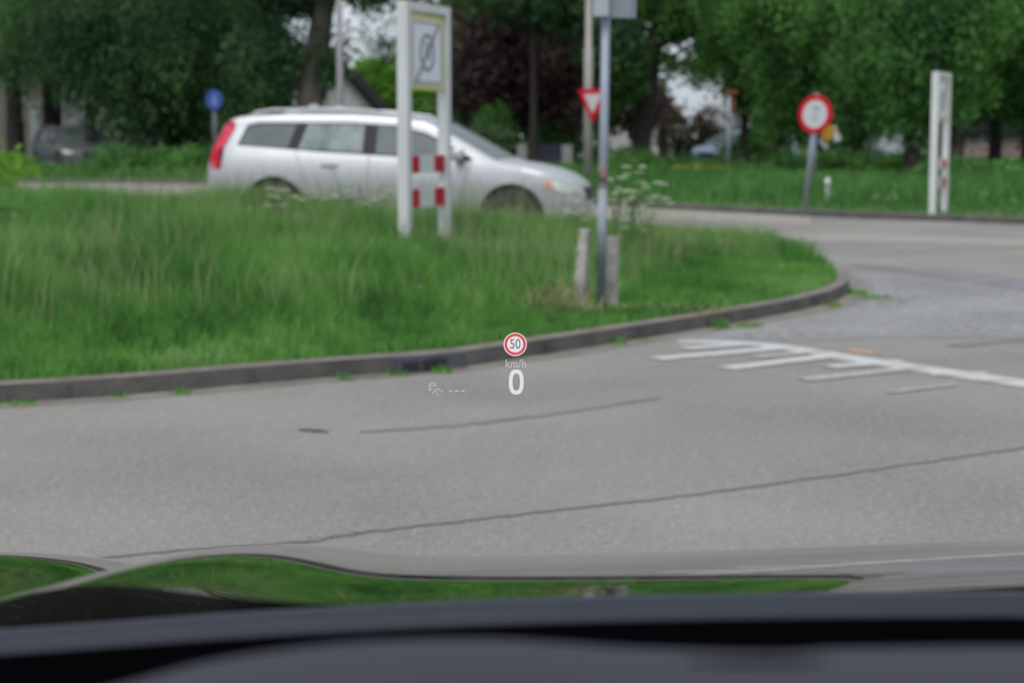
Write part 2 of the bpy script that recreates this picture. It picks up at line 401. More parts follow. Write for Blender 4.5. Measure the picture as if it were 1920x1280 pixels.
# island grass: short at the kerb, long further in
p = sample(ISL, 210000, (-8, 4.5, 7, 21.5), .1)
df = dline(p, KF); lat = sstep(p[:, 0], -1.8, 2.0)
hh = .07 + .27 * sstep(df, .15, 2.2) * (1 - .4 * lat) * (1 + .25 * noise2(p, 2.2, 3) + .22 * noise2(p, 6.5, 11)) * (1 + .25 * (1 - sstep(p[:, 0], -4.5, -1.5))) * rng.uniform(.55, 1.15, len(p))
hh = np.clip(hh, .04, .6)
stub = G(1120, 577, KH)[:2]; ds = np.hypot(*(p - stub).T); hh *= .35 + .65 * sstep(ds, .15, .7)
blades('grass', p, mound(p), hh, rng.uniform(.004, .009, len(p)), rng.uniform(.05, .6, len(p)), M_GRASS, 'long green meadow grass covering the traffic island in front of the silver car')
p = sample(ISL, 9500, (-8, 4.5, 7, 21.5), .5); p = p[(noise2(p, 1.7, 9) > -.2) & (dline(p, KF) > 1.2)]
blades('seed_stalks', p, mound(p), rng.uniform(.28, .62, len(p)) * (1 - .45 * sstep(p[:, 0], .3, 3)) * (1 + .25 * sstep(p[:, 1], 14, 17)), rng.uniform(.004, .0065, len(p)), rng.uniform(.05, .4, len(p)), M_SEED, 'pale dry seed stalks standing among the grass of the traffic island')
# dry clump next to the concrete stubs
c = G(1040, 590, KH)[:2]; p = c + rng.normal(0, 1, (420, 2)) * np.array([.13, .22])
blades('dry_tuft', p, mound(p), rng.uniform(.06, .28, len(p)), rng.uniform(.005, .009, len(p)), rng.uniform(.3, .9, len(p)), M_STRAW, 'straw coloured dry grass tuft left of the two concrete posts')
c = G(1230, 585, KH)[:2]; p = c + rng.normal(0, 1, (500, 2)) * np.array([.38, .1]); p = p[inpoly(p, ISL)]
blades('dry_turf', p, mound(p), rng.uniform(.03, .09, len(p)), rng.uniform(.006, .01, len(p)), rng.uniform(.3, .9, len(p)), M_STRAW, 'thin dried turf between the concrete posts and the kerb')
# verge grass beyond the road
p = sample(verge, 70000, (-22, 22, 18, 70))
dF = dline(p, FAR)
hh = (.06 + .28 * sstep(dF, .2, 2.5)) * (1 + .35 * noise2(p, .9, 5)) * rng.uniform(.5, 1.2, len(p)); hh = np.clip(hh, .04, .5)
blades('verge_grass', p, np.full(len(p), .085), hh, rng.uniform(.015, .035, len(p)), rng.uniform(.1, .7, len(p)), M_GRASSF, 'grass verge along the far side of the road below the trees')
# weeds in the gutter: each tuft countable
def tuft(px, py, r, n, h, label):
    c = G(px, py)[:2]; n = int(n * .6); r *= .6; p = c + np.clip(rng.normal(0, 1, (n, 2)), -1.5, 1.5) * r
    o = blades('weed', p - c, np.full(n, .0), rng.uniform(.3, 1.2, n) * h, rng.uniform(.006, .012, n), rng.uniform(.2, .9, n), M_GRASS, None, None, float(np.hypot(*(p - c).T).max()) * .6)
    o.location = (*map(float, c), 0); tag(o, label, 'weed', 'weeds in the gutter along the kerb')
tuft(1350, 615, .06, 130, .07, 'largest green weed tuft at the kerb, above the left end of the white line')
tuft(1158, 645, .05, 90, .06, 'round green weed at the kerb right of the speed display')
tuft(1400, 612, .1, 120, .03, 'low green weed strip on the gutter just right of the largest tuft')
tuft(828, 698, .06, 100, .04, 'green weed growing in front of the drain inlet, right side')
tuft(745, 704, .06, 70, .035, 'green weed growing in front of the drain inlet, left side')
tuft(650, 712, .04, 50, .04, 'small weed at the kerb left of the drain inlet')
tuft(340, 738, .05, 60, .035, 'small weed at the kerb below the long grass, left part of the kerb')
tuft(225, 744, .04, 50, .035, 'tiny weed at the kerb near the left edge of the picture')
tuft(40, 756, .09, 80, .03, 'flat weed patch at the leftmost stretch of kerb')
tuft(1600, 552, .1, 160, .06, 'weed patch beside the rounded end of the kerb')
tuft(1640, 560, .13, 120, .035, 'thin weeds spreading on the setts off the kerb end')
tuft(1560, 575, .06, 70, .05, 'weed in the gutter just before the kerb end')
tuft(1210, 640, .05, 40, .02, 'faint low weed in the gutter right of the round weed')
KD = offset(KF, -.09)[10:100]
ribbon_gutter = MB(); vs = []; fs = []
for i, q in enumerate(KD):
    w = .05 + .05 * random.random(); a_ = KF[10:100][i]; t_ = (q - a_) / np.linalg.norm(q - a_); vs += [(*(a_ + t_ * .005), .003), (*(a_ + t_ * (.06 + w)), .003)]
for i in range(len(KD) - 1): fs.append((2 * i, 2 * i + 2, 2 * i + 3, 2 * i + 1))
tag(ribbon_gutter.add(vs, fs).build('gutter_grit', mat('gutter_grit', (.12, .11, .085), .95, col2=(.22, .2, .165), scale=5)), kind='structure')
# drain inlet in the kerb
a = G(735, 702)[:2]; b = G(870, 690)[:2]; t = b - a; L = np.linalg.norm(t); ang = math.atan2(t[1], t[0])
dr = empty('drain_inlet', (*((a + b) / 2), 0), ang, label='dark iron drain inlet set into the kerb left of the speed display', cat='drain')
MB().box((0, -.004, .045), (L, .03, .085)).build('frame', mat('drain_iron', (.06, .065, .08), .6, var=.2, scale=20), dr, bevel=.003)
for u in (-.27, .0): MB().box((u * L, -.016, .033), (L * .2, .024, .055)).build('slot', M_BLACK, dr)
MB().box((.13 * L, -.02, .05), (L * .18, .02, .03)).build('slot', M_BLACK, dr)

# road markings and marks
def ribbon(name, pts, w, z, m, wob=0, kind='structure'):
    c = hermite(pts, 10)[:, :2]
    w = w if hasattr(w, '__len__') else [w] * len(c); w = np.interp(np.linspace(0, 1, len(c)), np.linspace(0, 1, len(w)), w)
    if wob: w = w * (1 + wob * rng.uniform(-1, 1, len(c)))
    if wob >= .35:
        c = hermite([(q[0], q[1], 0) for q in c], 3)[:, :2]; w = np.interp(np.linspace(0, 1, len(c)), np.linspace(0, 1, len(w)), w) * rng.uniform(.9, 1.7, len(c)); c = c + rng.normal(0, .0025, c.shape)
    V = []; n = len(c)
    for i in range(n):
        t = c[min(i + 1, n - 1)] - c[max(i - 1, 0)]; t /= np.linalg.norm(t); q = np.array([-t[1], t[0]]) * w[i] / 2
        V += [(*(c[i] - q), z), (*(c[i] + q), z)]
    return tag(arr(name, V, [(2 * i, 2 * i + 2, 2 * i + 3, 2 * i + 1) for i in range(n - 1)], m), kind=kind)
sheet('paved_area', hermite([G(1250, 634), G(1450, 612), G(1600, 575), G(1640, 540), G(1600, 512), G(1760, 522), G(2000, 548), G(2300, 570), G(2300, 640), G(1920, 632), G(1700, 634), G(1480, 640)], 6, True)[:, :2], .002, M_PAVE)
ribbon('road_marking', [G(1270, 641), G(1420, 646), G(1640, 679), G(1920, 720), G(2200, 765)], [.12, .17, .2, .21, .22], .004, M_LINE, .03)
for q in [((1282, 654), (1415, 645), .13, M_LINE), ((1230, 674), (1480, 652), .13, M_LINE), ((1415, 670), (1545, 660), .09, M_LINE2), ((1362, 692), (1575, 666), .13, M_LINE),
          ((1555, 689), (1690, 678), .11, M_LINE), ((1506, 713), (1735, 689), .1, M_LINE2), ((1745, 704), (1850, 700), .06, M_LINE), ((1665, 737), (1790, 722), .05, M_LINE2), ((1840, 716), (1900, 714), .06, M_LINE2)]:
    ribbon('road_marking', [G(*q[0]), G((q[0][0] + q[1][0]) / 2, (q[0][1] + q[1][1]) / 2), G(*q[1])], q[2], .006, q[3], .15)
ribbon('orange_survey_mark', [G(1590, 656), G(1615, 660), G(1640, 663)], [.03, .07, .06], .004, M_ORANGE, .2)
ribbon('crack', [G(675, 810), G(850, 797), G(1030, 775), G(1235, 746)], [.02, .05, .06, .05, .025], .004, M_SEAM, .35)
ribbon('crack', [G(560, 806), G(590, 808), G(612, 810)], [.015, .025, .015], .004, M_SEAM, .4)
ribbon('crack', [G(-100, 1078), G(300, 1035), G(560, 1015), G(700, 994), G(960, 965), G(1300, 926), G(1600, 884), G(1920, 838), G(2200, 790)], [.015, .02, .035, .03, .025, .03, .02], .004, M_SEAM, .5)
ribbon('tyre_mark', [G(1600, 498), G(1750, 510), G(1950, 540), G(2200, 575)], [.15, .5, .6], .004, M_TYRE, .2)
ribbon('tyre_mark', [G(1790, 650), G(1850, 642), G(2000, 632)], .12, .004, M_TYRE, .3)
ribbon('light_patch', [G(1270, 428), G(1450, 445), G(1700, 448), G(1960, 458), G(2300, 475)], [.5, 1.6, 1.4, .8], .004, M_STRIP)

# ------------------------------------------------------------------ gateway sign frames
def gate(base, rz, label, post=.088, halfw=.4, H=1.95, panel=(1.28, 1.87), bars=((.63, .77), (.36, .51)), n=1):
    g = empty('gateway_sign', base, rz, label=label, cat='road sign', group='white gateway frames with lime bordered panels')
    for u in (-halfw, halfw): MB().box((u, 0, H / 2 - .15), (post, post, H + .3)).build('post', M_WHITE, g, bevel=.008)
    MB().box((0, 0, H - .035), (2 * halfw - post, post * .9, .07)).build('crossbar', M_WHITE, g, bevel=.006)
    w = halfw * 2 - post; z0, z1 = panel; zc = (z0 + z1) / 2; hz = z1 - z0
    b = MB().box((0, 0, zc), (w, .03, hz)).build('sign_panel', M_LIME, g, bevel=.004)
    MB().box((0, -.018, zc), (w - .11, .01, hz - .09)).build('sign_face', M_PANEL, b)
    fr = MB(); iw, ih = w - .15, hz - .13
    for s in (-1, 1):
        fr.box((s * iw / 2, -.0245, zc), (.012, .003, ih)); fr.box((0, -.0245, zc + s * ih / 2), (iw - .013, .003, .012))
    fr.build('border_line', M_INK, b)
    sy = MB(); Mz = Matrix.Translation((0, 0, zc)); sy.disc(Mz, .15, -.027, -.0235, 40, .118)
    Md = Mz @ Matrix.Rotation(R(-45), 4, 'Y'); sy.box((0, -.0285, 0), (.66, .002, .03), Md)
    sy.build('crossed_circle', M_INK, b)
    text_part('numerals', '30', .2, M_INK, b, Matrix.Translation((0, -.0265, zc)), .75)
    for z0, z1 in bars:
        q = MB().box((0, 0, (z0 + z1) / 2), (w, .03, z1 - z0)).build('reflector_board', M_WHITE, g)
        for u in (-.36, .36): MB().box((u * w, -.0175, (z0 + z1) / 2), (w * .28, .005, z1 - z0 - .006)).build('red_stripe', M_RED, q)
    return g
gate((X(799, 14.5), 14.5, .27), R(69.5), 'white frame with crossed-out circle sign standing in the grass before the silver car')
gate((X(1753, 26.2), 26.2, .085), R(65), 'narrow looking white frame sign at the right edge beyond the road', post=.095, H=2.0, panel=(1.3, 1.92))

# ------------------------------------------------------------------ poles and small signs
def pole(name, b, t, r, m, parent, n=16):
    return MB().tube([b, t], r, n).build(name, m, parent, True)
# grey pole with sign backs at its top, standing between the concrete posts
pb = G(1126, 577, KH); d0 = pb[1]; pt = P(1138, -75, d0); b0 = Vector(pb)
gp_ = empty('sign_pole', pb, label='tall grey metal pole between the two concrete posts, sign backs at its top', cat='pole')
up = Vector(pt) - b0
pole('pole', up * -.03, up, .0285, M_GALV, gp_)
z = lambda py: up * ((P(1130, py, d0)[2] - pb[2]) / up.z)
MB().tube([z(312), z(342)], .0305, 16).build('rust_patch', M_RUST, gp_, True)
MB().tube([z(355), z(500)], .030, 16).build('base_sleeve', mat('worn_galvanised', (.22, .225, .245), .7, col2=(.27, .3, .36), scale=9), gp_, True)
c = Vector(P(1168, -40, d0)) - b0; s1 = MB().box((0, 0, 0), (.17, .02, .5), Matrix.Translation(c) @ Matrix.Rotation(R(8), 4, 'Z')).build('sign_back', mat('sign_back_grey', (.2, .22, .26), .5), gp_, bevel=.004)
c = Vector(P(1184, -40, d0)) - b0 + Vector((.006, 0.01, 0)); MB().box((0, 0, 0), (.022, .02, .5), Matrix.Translation(c) @ Matrix.Rotation(R(60), 4, 'Z')).build('sign_edge', M_BLUE, s1)
c = Vector(P(1128, -25, d0 - .06)) - b0; MB().box((0, 0, 0), (.1, .05, .38), Matrix.Translation(c) @ Matrix.Rotation(R(-12), 4, 'Z')).build('clamp_box', mat('pale_clamp', (.3, .34, .37), .5), gp_, bevel=.006)
# lamp post and give-way sign
D = 41.0
lp = empty('lamp_post', (X(1101, D), D, .08), label='slim beige lamp post behind the front of the silver car, beside the grey pole', cat='lamp post')
MB().tube([(0, 0, -.1), (0, 0, 3.0), (0, 0, 3.05), (.02, 0, 7.6), (.03, 0, 8.0)], [.1, .1, .078, .06, .055], 16).build('column', M_BEIGE, lp, True)
MB().tube([(.03, 0, 7.98), (.25, 0, 8.1), (.9, 0, 8.12)], [.05, .04, .035], 10).build('arm', M_BEIGE, lp, True)
MB().box((1.15, 0, 8.1), (.6, .25, .12)).build('lamp_head', M_GALV, lp, bevel=.03)
gw = empty('give_way_sign', (X(1109, D - .25), D - .25, P(1109, 232, D - .25)[2]), R(-38), label='red and white give-way triangle fixed in front of the beige lamp post', cat='road sign')
def tri(s, off=0): h = s * .866; return [(0, 0 + off), (s / 2 - 0, h), (-s / 2, h)]
h = .78; sd_ = .86
def rtri(sc):
    P3 = [(0, 0), (sd_ / 2, h * .98), (-sd_ / 2, h * .98)]; cx, cz = 0, h * .65; out = []
    P3 = [(cx + (a - cx) * sc, cz + (b - cz) * sc) for a, b in P3]
    for i in range(3):
        a, b, c = np.array(P3[i - 1]), np.array(P3[i]), np.array(P3[(i + 1) % 3])
        for k in range(5):
            t = k / 4; q0 = b + (a - b) * .09; q2 = b + (c - b) * .09; out.append(tuple((1 - t) ** 2 * q0 + 2 * t * (1 - t) * b + t * t * q2))
    return out
MB().prism(rtri(1), 0, .02).build('sign_plate', M_RED, gw)
MB().prism(rtri(.56), -.004, -.001).build('white_centre', M_PANELW, gw)
MB().box((0, .08, h * .6), (.05, .14, .05)).build('bracket', M_GALV, gw)
# round no-vehicles sign on the right with companions on its back
D = 26.3
b = P(1509, 392, D); t = P(1532, 175, D)
rs = empty('round_sign', b, label='round red-rimmed white sign on a leaning grey pole, yellow and white plates behind it', cat='road sign')
up2 = Vector(t) - Vector(b); pole('pole', up2 * -.05, up2, .05 * .62, M_GALV, rs)
c = Vector(P(1528, 214, D - .06)) - Vector(b)
Mr = Matrix.Translation(c) @ Matrix.Rotation(R(6), 4, 'Y') @ Matrix.Rotation(R(-41), 4, 'Z')
pl = MB().disc(Mr, .27, 0, .015, 48).build('sign_plate', M_PANELW, rs)
MB().disc(Mr, .276, -.006, .018, 48, .205).build('red_rim', M_RED, pl)
k = MB(); T = Mr @ Matrix.Translation((.01, 0, 0))
k.prism([(-.07, .05), (-.05, .11), (-.03, .125), (.03, .125), (.05, .11), (.07, .05)], -.005, -.002, T)
k.prism([(-.05, -.02), (.05, -.02), (.04, .0), (-.04, .0)], -.005, -.002, T); k.prism([(-.04, -.09), (.03, -.09), (.035, -.05), (-.03, -.045)], -.005, -.002, T)
k.build('symbol', M_FAINT, pl)
c = Vector(P(1553, 249, D + .18)) - Vector(b); Mq = Matrix.Translation(c) @ Matrix.Rotation(R(30), 4, 'Y') @ Matrix.Rotation(R(30), 4, 'Z')
MB().box((0, 0, 0), (.18, .015, .22), Mq).build('yellow_plate', M_YELLOW, rs)
c = Vector(P(1566, 251, D + .24)) - Vector(b); MB().box((0, 0, 0), (.1, .015, .23), Matrix.Translation(c) @ Matrix.Rotation(R(-24), 4, 'Y')).build('white_plate', M_PANELW, rs, bevel=.005)
c = Vector(P(1544, 270, D + .25)) - Vector(b); MB().box((0, 0, 0), (.07, .015, .17), Matrix.Translation(c) @ Matrix.Rotation(R(-42), 4, 'Y')).build('white_plate', M_PANELW, rs, bevel=.005)
# second sign further back, red triangle edge just showing
D2 = 34.0; b = P(1526, 330, D2)
r2 = empty('warning_sign', (b[0], D2, .08), R(-30), label='dull red triangle sign half hidden behind the round sign', cat='road sign')
MB().tube([(0, 0, 0), (0, 0, 1.75)], .03, 10).build('pole', M_GALV, r2, True)
MB().prism([(-.1, 1.42), (.42, 1.42), (.16, 1.85)], -.05, -.035).build('sign_plate', M_REDOLD, r2)
mk = empty('marker_post', (X(1546, 30), 30, .08), label='short white marker stump in the grass behind the round sign', cat='post')
MB().tube([(0, 0, -.1), (0, 0, .36), (0, 0, .42)], [.045, .045, .03], 10).build('post', M_WHITE, mk, True)
MB().tube([(0, 0, .26), (0, 0, .31)], .047, 10).build('band', M_INK, mk, True)
# distant sign with old red plates
D = 50.0
fs_ = empty('far_sign', (X(1361, D), D, .08), R(0), label='thin grey pole topped by small faded red plates in the far verge', cat='road sign')
MB().tube([(0, 0, -.1), (0, 0, P(0, 178, D)[2])], .075, 12).build('pole', M_GALV, fs_, True)
MB().prism([(-.08, P(0, 186, D)[2]), (.24, P(0, 180, D)[2]), (.22, P(0, 175, D)[2]), (-.08, P(0, 174, D)[2])], -.1, -.08).build('red_plate', M_REDOLD, fs_)
MB().box((.08, -.1, P(0, 202, D)[2]), (.13, .03, .32)).build('red_plate', M_REDOLD, fs_)
MB().box((.0, -.1, P(0, 222, D)[2]), (.2, .03, .2)).build('grey_plate', M_GALV, fs_)
# blue round sign left
D = 56.0
bs = empty('blue_sign', (X(410, D), D, .0), R(-25), label='round blue sign on a grey pole just behind the tail of the silver car', cat='road sign')
MB().tube([(-.03, .05, 0), (-.03, .05, P(0, 185, D)[2])], .08, 12).build('pole', mat('shaded_pole', (.1, .11, .12), .6), bs, True)
Mb = Matrix.Translation((.03, -.06, P(0, 188, D)[2])); pl = MB().disc(Mb, .31, 0, .03, 40).build('sign_plate', M_BLUE, bs)
k = MB(); k.disc(Mb @ Matrix.Translation((.02, 0, .12)), .035, -.006, -.001, 12); k.prism([(-.05, -.16), (-.01, -.14), (.02, -.04), (.05, -.15), (.08, -.15), (.05, .06), (-.02, .07)], -.006, -.001, Mb)
k.build('walker_symbol', mat('sign_symbol_pale', (.25, .35, .6), .5), pl)
# light mast near the white gable
D = 45.0
ml = empty('street_lamp', (X(643, D), D, 0), label='tall pale street lamp mast in front of the white gable', cat='street lamp')
MB().tube([(0, 0, 0), (0, 0, 2.4), (-.02, 0, 6.5)], [.1, .085, .065], 12).build('column', mat('pale_mast', (.26, .26, .28), .6), ml, True)
MB().box((.2, 0, 6.55), (.6, .2, .1)).build('lamp_head', M_GALV, ml, bevel=.02)

# concrete stubs
def stub_post(pxb, pyb, pxt, pyt, w, dpt, lichen, label):
    b = G(pxb, pyb, KH - .01); t = P(pxt, pyt, b[1] + .03); o = empty('concrete_post', b, label=label, cat='post', group='short weathered concrete posts beside the grey pole')
    v = Vector(t) - Vector(b); m = MB(); n = 9; vs = []; fs = []
    for i in range(n):
        q = i / (n - 1); c = v * q; hw = w / 2 * (1 - .06 * q) * (1 + random.uniform(-.03, .03)); hd = dpt / 2
        vs += [(c.x - hw, c.y - hd + random.uniform(-.003, .003), c.z), (c.x + hw * .35, c.y - hd - .02, c.z), (c.x + hw, c.y - hd * .3, c.z), (c.x + hw, c.y + hd, c.z), (c.x - hw, c.y + hd, c.z)]
    for i in range(n - 1):
        for k in range(5): a = i * 5 + k; c_ = i * 5 + (k + 1) % 5; fs.append((a, c_, c_ + 5, a + 5))
    fs.append(tuple(range((n - 1) * 5, n * 5))); m.add(vs, fs).build('post', M_CONC, o)
    if lichen:
        mm = MB()
        for q in (.15, .26, .35, .52, .7, .92, .97):
            c = v * q; mm.disc(Matrix.Translation((c.x - w * .42 + random.uniform(-.004, .01), c.y - dpt / 2 - .004, c.z)), random.uniform(.008, .016), -.001, .004, 9, 0, .8)
        mm.build('lichen', M_LICH, o)['kind'] = 'stuff'
stub_post(1086, 580, 1097, 430, .088, .09, True, 'left concrete post, leaning slightly and spotted with orange lichen')
stub_post(1147, 576, 1148, 444, .088, .09, False, 'right concrete post, upright with a pale right edge')

# ------------------------------------------------------------------ cars
def boolean_cut(o, cutters):
    for c in cutters:
        md = o.modifiers.new('cut', 'BOOLEAN'); md.operation = 'DIFFERENCE'; md.object = c; md.solver = 'EXACT'
    dg = bpy.context.evaluated_depsgraph_get(); me = bpy.data.meshes.new_from_object(o.evaluated_get(dg)); o.modifiers.clear(); o.data = me
    for c in cutters: bpy.data.objects.remove(c)
Ts = [.15, .18, .23, .33, .42, .49, .7, 1.2, 1.9, 2.5, 2.8, 3.0, 3.35, 3.62, 3.78, 4.05, 4.3, 4.47, 4.58, 4.65, 4.68]
Tz = [.62, .78, .98, 1.2, 1.37, 1.40, 1.435, 1.465, 1.48, 1.46, 1.42, 1.35, 1.17, 1.025, .965, .93, .875, .81, .745, .67, .58]
Ws = [.15, .19, .29, .52, .95, 3.9, 4.22, 4.42, 4.56, 4.65, 4.68]; Wv = [.6, .74, .86, .905, .925, .925, .9, .84, .72, .55, .42]
Bs = [.15, .21, .6, 4.3, 4.62, 4.68]; Bz = [.42, .34, .24, .2, .26, .42]
Vz = [.2, .3, .36, .5, .7, .85, .95, 1.0, 1.44, 1.55]; Vv = [.92, .96, .955, .985, 1.0, .985, .955, .93, .745, .7]
def carW(s, z): return lerp(s, Ws, Wv) * lerp(z, Vz, Vv)
def make_car(base, rz, label, paint, detailed=True, ry=0):
    g = empty('estate_car' if detailed else 'parked_car', base, rz, label=label, cat='car'); g.rotation_euler = (0, ry, rz)
    L0 = 2.41
    ss = sorted(set(list(np.linspace(.15, 4.68, 90)) + [.16, .17, 4.66, 4.67])); ring = []
    def sec(s):
        T = float(np.interp(s, Ts, Tz)); B = lerp(s, Bs, Bz); out = []
        e = min(.09, (T - B) * .3)
        for k in range(12):
            zz = B + (T - e - B) * k / 11; out.append((carW(s, zz), zz))
        w = carW(s, T - e)
        for a in (20, 40, 60, 75): out.append((w * (1 - .16 * (1 - math.cos(R(a)))) if a < 50 else w * (.94 - .3 * (a - 40) / 50), T - e + e * .92 * math.sin(R(a))))
        out += [(w * .4, T - .003), (0, T)]
        return out
    V = []; n = None
    for s in ss:
        h = sec(s); full = h + [(-y, z) for y, z in h[-2::-1]]; n = len(full); V += [(s - L0, y, z) for y, z in full]
    Fc = []
    for i in range(len(ss) - 1):
        for k in range(n - 1): a = i * n + k; Fc.append((a, a + 1, a + 1 + n, a + n))
        Fc.append((i * n + n - 1, i * n, (i + 1) * n, (i + 1) * n + n - 1))
    Fc.append(tuple(range(n))); Fc.append(tuple(range((len(ss) - 1) * n, len(ss) * n)))
    body = MB().add(V, Fc).build('body', paint, g, True)
    cut = []
    for sx in (1.06, 3.88):
        for sd in (-1, 1):
            m = MB(); m.disc(Matrix.Translation((sx - L0, sd * .85, .33)), .385, -.3, .3, 40); cut.append(m.build('cutter', paint))
            cut[-1].matrix_world = g.matrix_world
    for c in cut: c.parent = g
    bpy.context.view_layer.update(); boolean_cut(body, cut)
    bm = bmesh.new(); bm.from_mesh(body.data); bmesh.ops.triangulate(bm, faces=[f for f in bm.faces if len(f.verts) > 4])
    for e in bm.edges: e.smooth = not (len(e.link_faces) == 2 and e.calc_face_angle(0) > R(28))
    for f in bm.faces: f.smooth = True
    bm.to_mesh(body.data); bm.free()
    body.data.materials.clear(); body.data.materials.append(paint)
    def side(name, poly, m, parent, sd=-1, off=.005, res=.04, thick=.0):
        # polygon (s, z) laid on the body side, subdivided so that it follows the curve
        xs = [q[0] for q in poly]; zs = [q[1] for q in poly]; bm = bmesh.new()
        f = bm.faces.new([bm.verts.new((a, 0, b)) for a, b in poly]); bmesh.ops.triangulate(bm, faces=[f])
        for c in np.arange(min(xs), max(xs), res * 2.5)[1:]: bmesh.ops.bisect_plane(bm, geom=bm.verts[:] + bm.edges[:] + bm.faces[:], plane_co=(c, 0, 0), plane_no=(1, 0, 0))
        for c in np.arange(min(zs), max(zs), res)[1:]: bmesh.ops.bisect_plane(bm, geom=bm.verts[:] + bm.edges[:] + bm.faces[:], plane_co=(0, 0, c), plane_no=(0, 0, 1))
        for v in bm.verts: s, z = v.co.x, v.co.z; v.co = (s - L0, sd * (carW(s, z) + off), z)
        me = bpy.data.meshes.new(name); bm.normal_update(); bm.to_mesh(me); bm.free(); me.shade_smooth(); me.materials.append(m)
        return link(name, me, parent)
    for sd in (-1, 1):
        up = side('window_surround', [(.58, 1.065), (.68, 1.3), (.82, 1.335), (1.9, 1.36), (2.5, 1.34), (2.85, 1.26), (3.25, 1.08), (3.42, .975), (3.35, .955), (1.6, 1.01)], M_PILLAR, body, sd, .004)
        side('rear_quarter_window', [(.61, 1.08), (.7, 1.28), (.84, 1.31), (1.28, 1.325), (1.2, 1.045)], M_GLASS, up, sd, .008)
        side('rear_door_window', [(1.33, 1.04), (1.42, 1.33), (1.9, 1.34), (2.1, 1.335), (2.1, 1.015)], M_GLASS2, up, sd, .008)
        side('front_door_window', [(2.26, 1.01), (2.26, 1.335), (2.5, 1.318), (2.83, 1.24), (3.15, 1.1), (3.3, .985)], M_GLASS, up, sd, .008)
        tl = side('tail_lamp', [(.44, 1.34), (.52, 1.345), (.53, 1.26), (.41, 1.02), (.37, .93), (.4, .78), (.25, .78), (.23, .9), (.32, 1.12)], M_TAIL, body, sd, .009)
        side('lamp_lens', [(.45, 1.3), (.5, 1.3), (.51, 1.23), (.38, 1.0), (.33, .96), (.32, 1.03)], M_TAIL2, tl, sd, .013)
        hl = side('headlamp', [(4.22, .735), (4.38, .755), (4.6, .69), (4.61, .61), (4.47, .62), (4.28, .68)], M_LAMP, body, sd, .009)
        side('indicator', [(4.23, .73), (4.32, .745), (4.36, .67), (4.29, .685)], M_AMBER, hl, sd, .014)
        side('door_seam', [(2.165, .42), (2.172, .42), (2.192, 1.0), (2.185, 1.0)], M_BLACK, body, sd, .003)
        side('door_seam', [(3.25, .42), (3.257, .42), (3.402, .96), (3.395, .96)], M_BLACK, body, sd, .003)
        side('door_seam', [(1.42, .72), (1.427, .71), (1.297, 1.03), (1.29, 1.03)], M_BLACK, body, sd, .003)
        side('side_moulding', [(1.5, .5), (3.4, .47), (3.4, .505), (1.5, .535)], paint, body, sd, .014)
        side('sill_trim', [(1.5, .30), (3.42, .29), (3.42, .335), (1.5, .345)], M_WHITE, body, sd, .012)
        for s0 in (1.72, 2.9):
            MB().box((s0 - L0, sd * (carW(s0, .87) + .018), .87), (.2, .028, .03)).build('door_handle', paint, body, bevel=.008)
        # roof rail
        rp = [(s, .47 + .14, float(np.interp(s, Ts, Tz))) for s in (.62, .76, .95, 1.5, 2.1, 2.6, 2.78)]
        rz_ = [-.05, .015, .035, .035, .03, .015, -.05]
        rl = MB().tube([(s - L0, sd * y, z + dz) for (s, y, z), dz in zip(rp, rz_)], [.016, .02, .018, .018, .018, .018, .012], 10).build('roof_rail', paint, body, True)
        MB().box((1.45 - L0, sd * .61, 1.53), (.12, .03, .06)).build('rail_foot', paint, rl, bevel=.008)
        mr = MB().box((3.26 - L0, sd * .99, 1.03), (.13, .2, .14)).build('door_mirror', paint, body, True, bevel=.035)
        MB().box((3.27 - L0, sd * .9, .985), (.1, .1, .05)).build('mirror_foot', M_BLACK, mr, bevel=.01)
    def top(name, s0, s1, frac, m, off=.006):
        V = []; sl = np.linspace(s0, s1, 12); yl = np.linspace(-1, 1, 13)
        for s in sl:
            T = float(np.interp(s, Ts, Tz)); h = sec(s); ys = [q[0] for q in h[::-1]]; zs = [q[1] for q in h[::-1]]
            for y in yl: yy = y * frac * carW(s, T - .09); V.append((s - L0, yy, float(np.interp(abs(yy), ys, zs)) + off))
        Fc = [(i * 13 + k, i * 13 + k + 1, (i + 1) * 13 + k + 1, (i + 1) * 13 + k) for i in range(11) for k in range(12)]
        return arr(name, V, Fc, m, body, True)
    top('windscreen', 2.9, 3.7, .86, M_GLASS, .009); top('tailgate_window', .27, .4, .8, M_GLASS, .01)
    MB().box((4.66 - L0, 0, .6), (.05, .7, .16)).build('grille', M_BLACK, body, bevel=.02)
    MB().box((.17 - L0, 0, .5), (.08, 1.25, .12)).build('rear_bumper', paint, body, bevel=.03)
    MB().box((4.43 - L0, 0, .33), (.38, 1.42, .1)).build('front_spoiler', M_BLACK, body, bevel=.03)
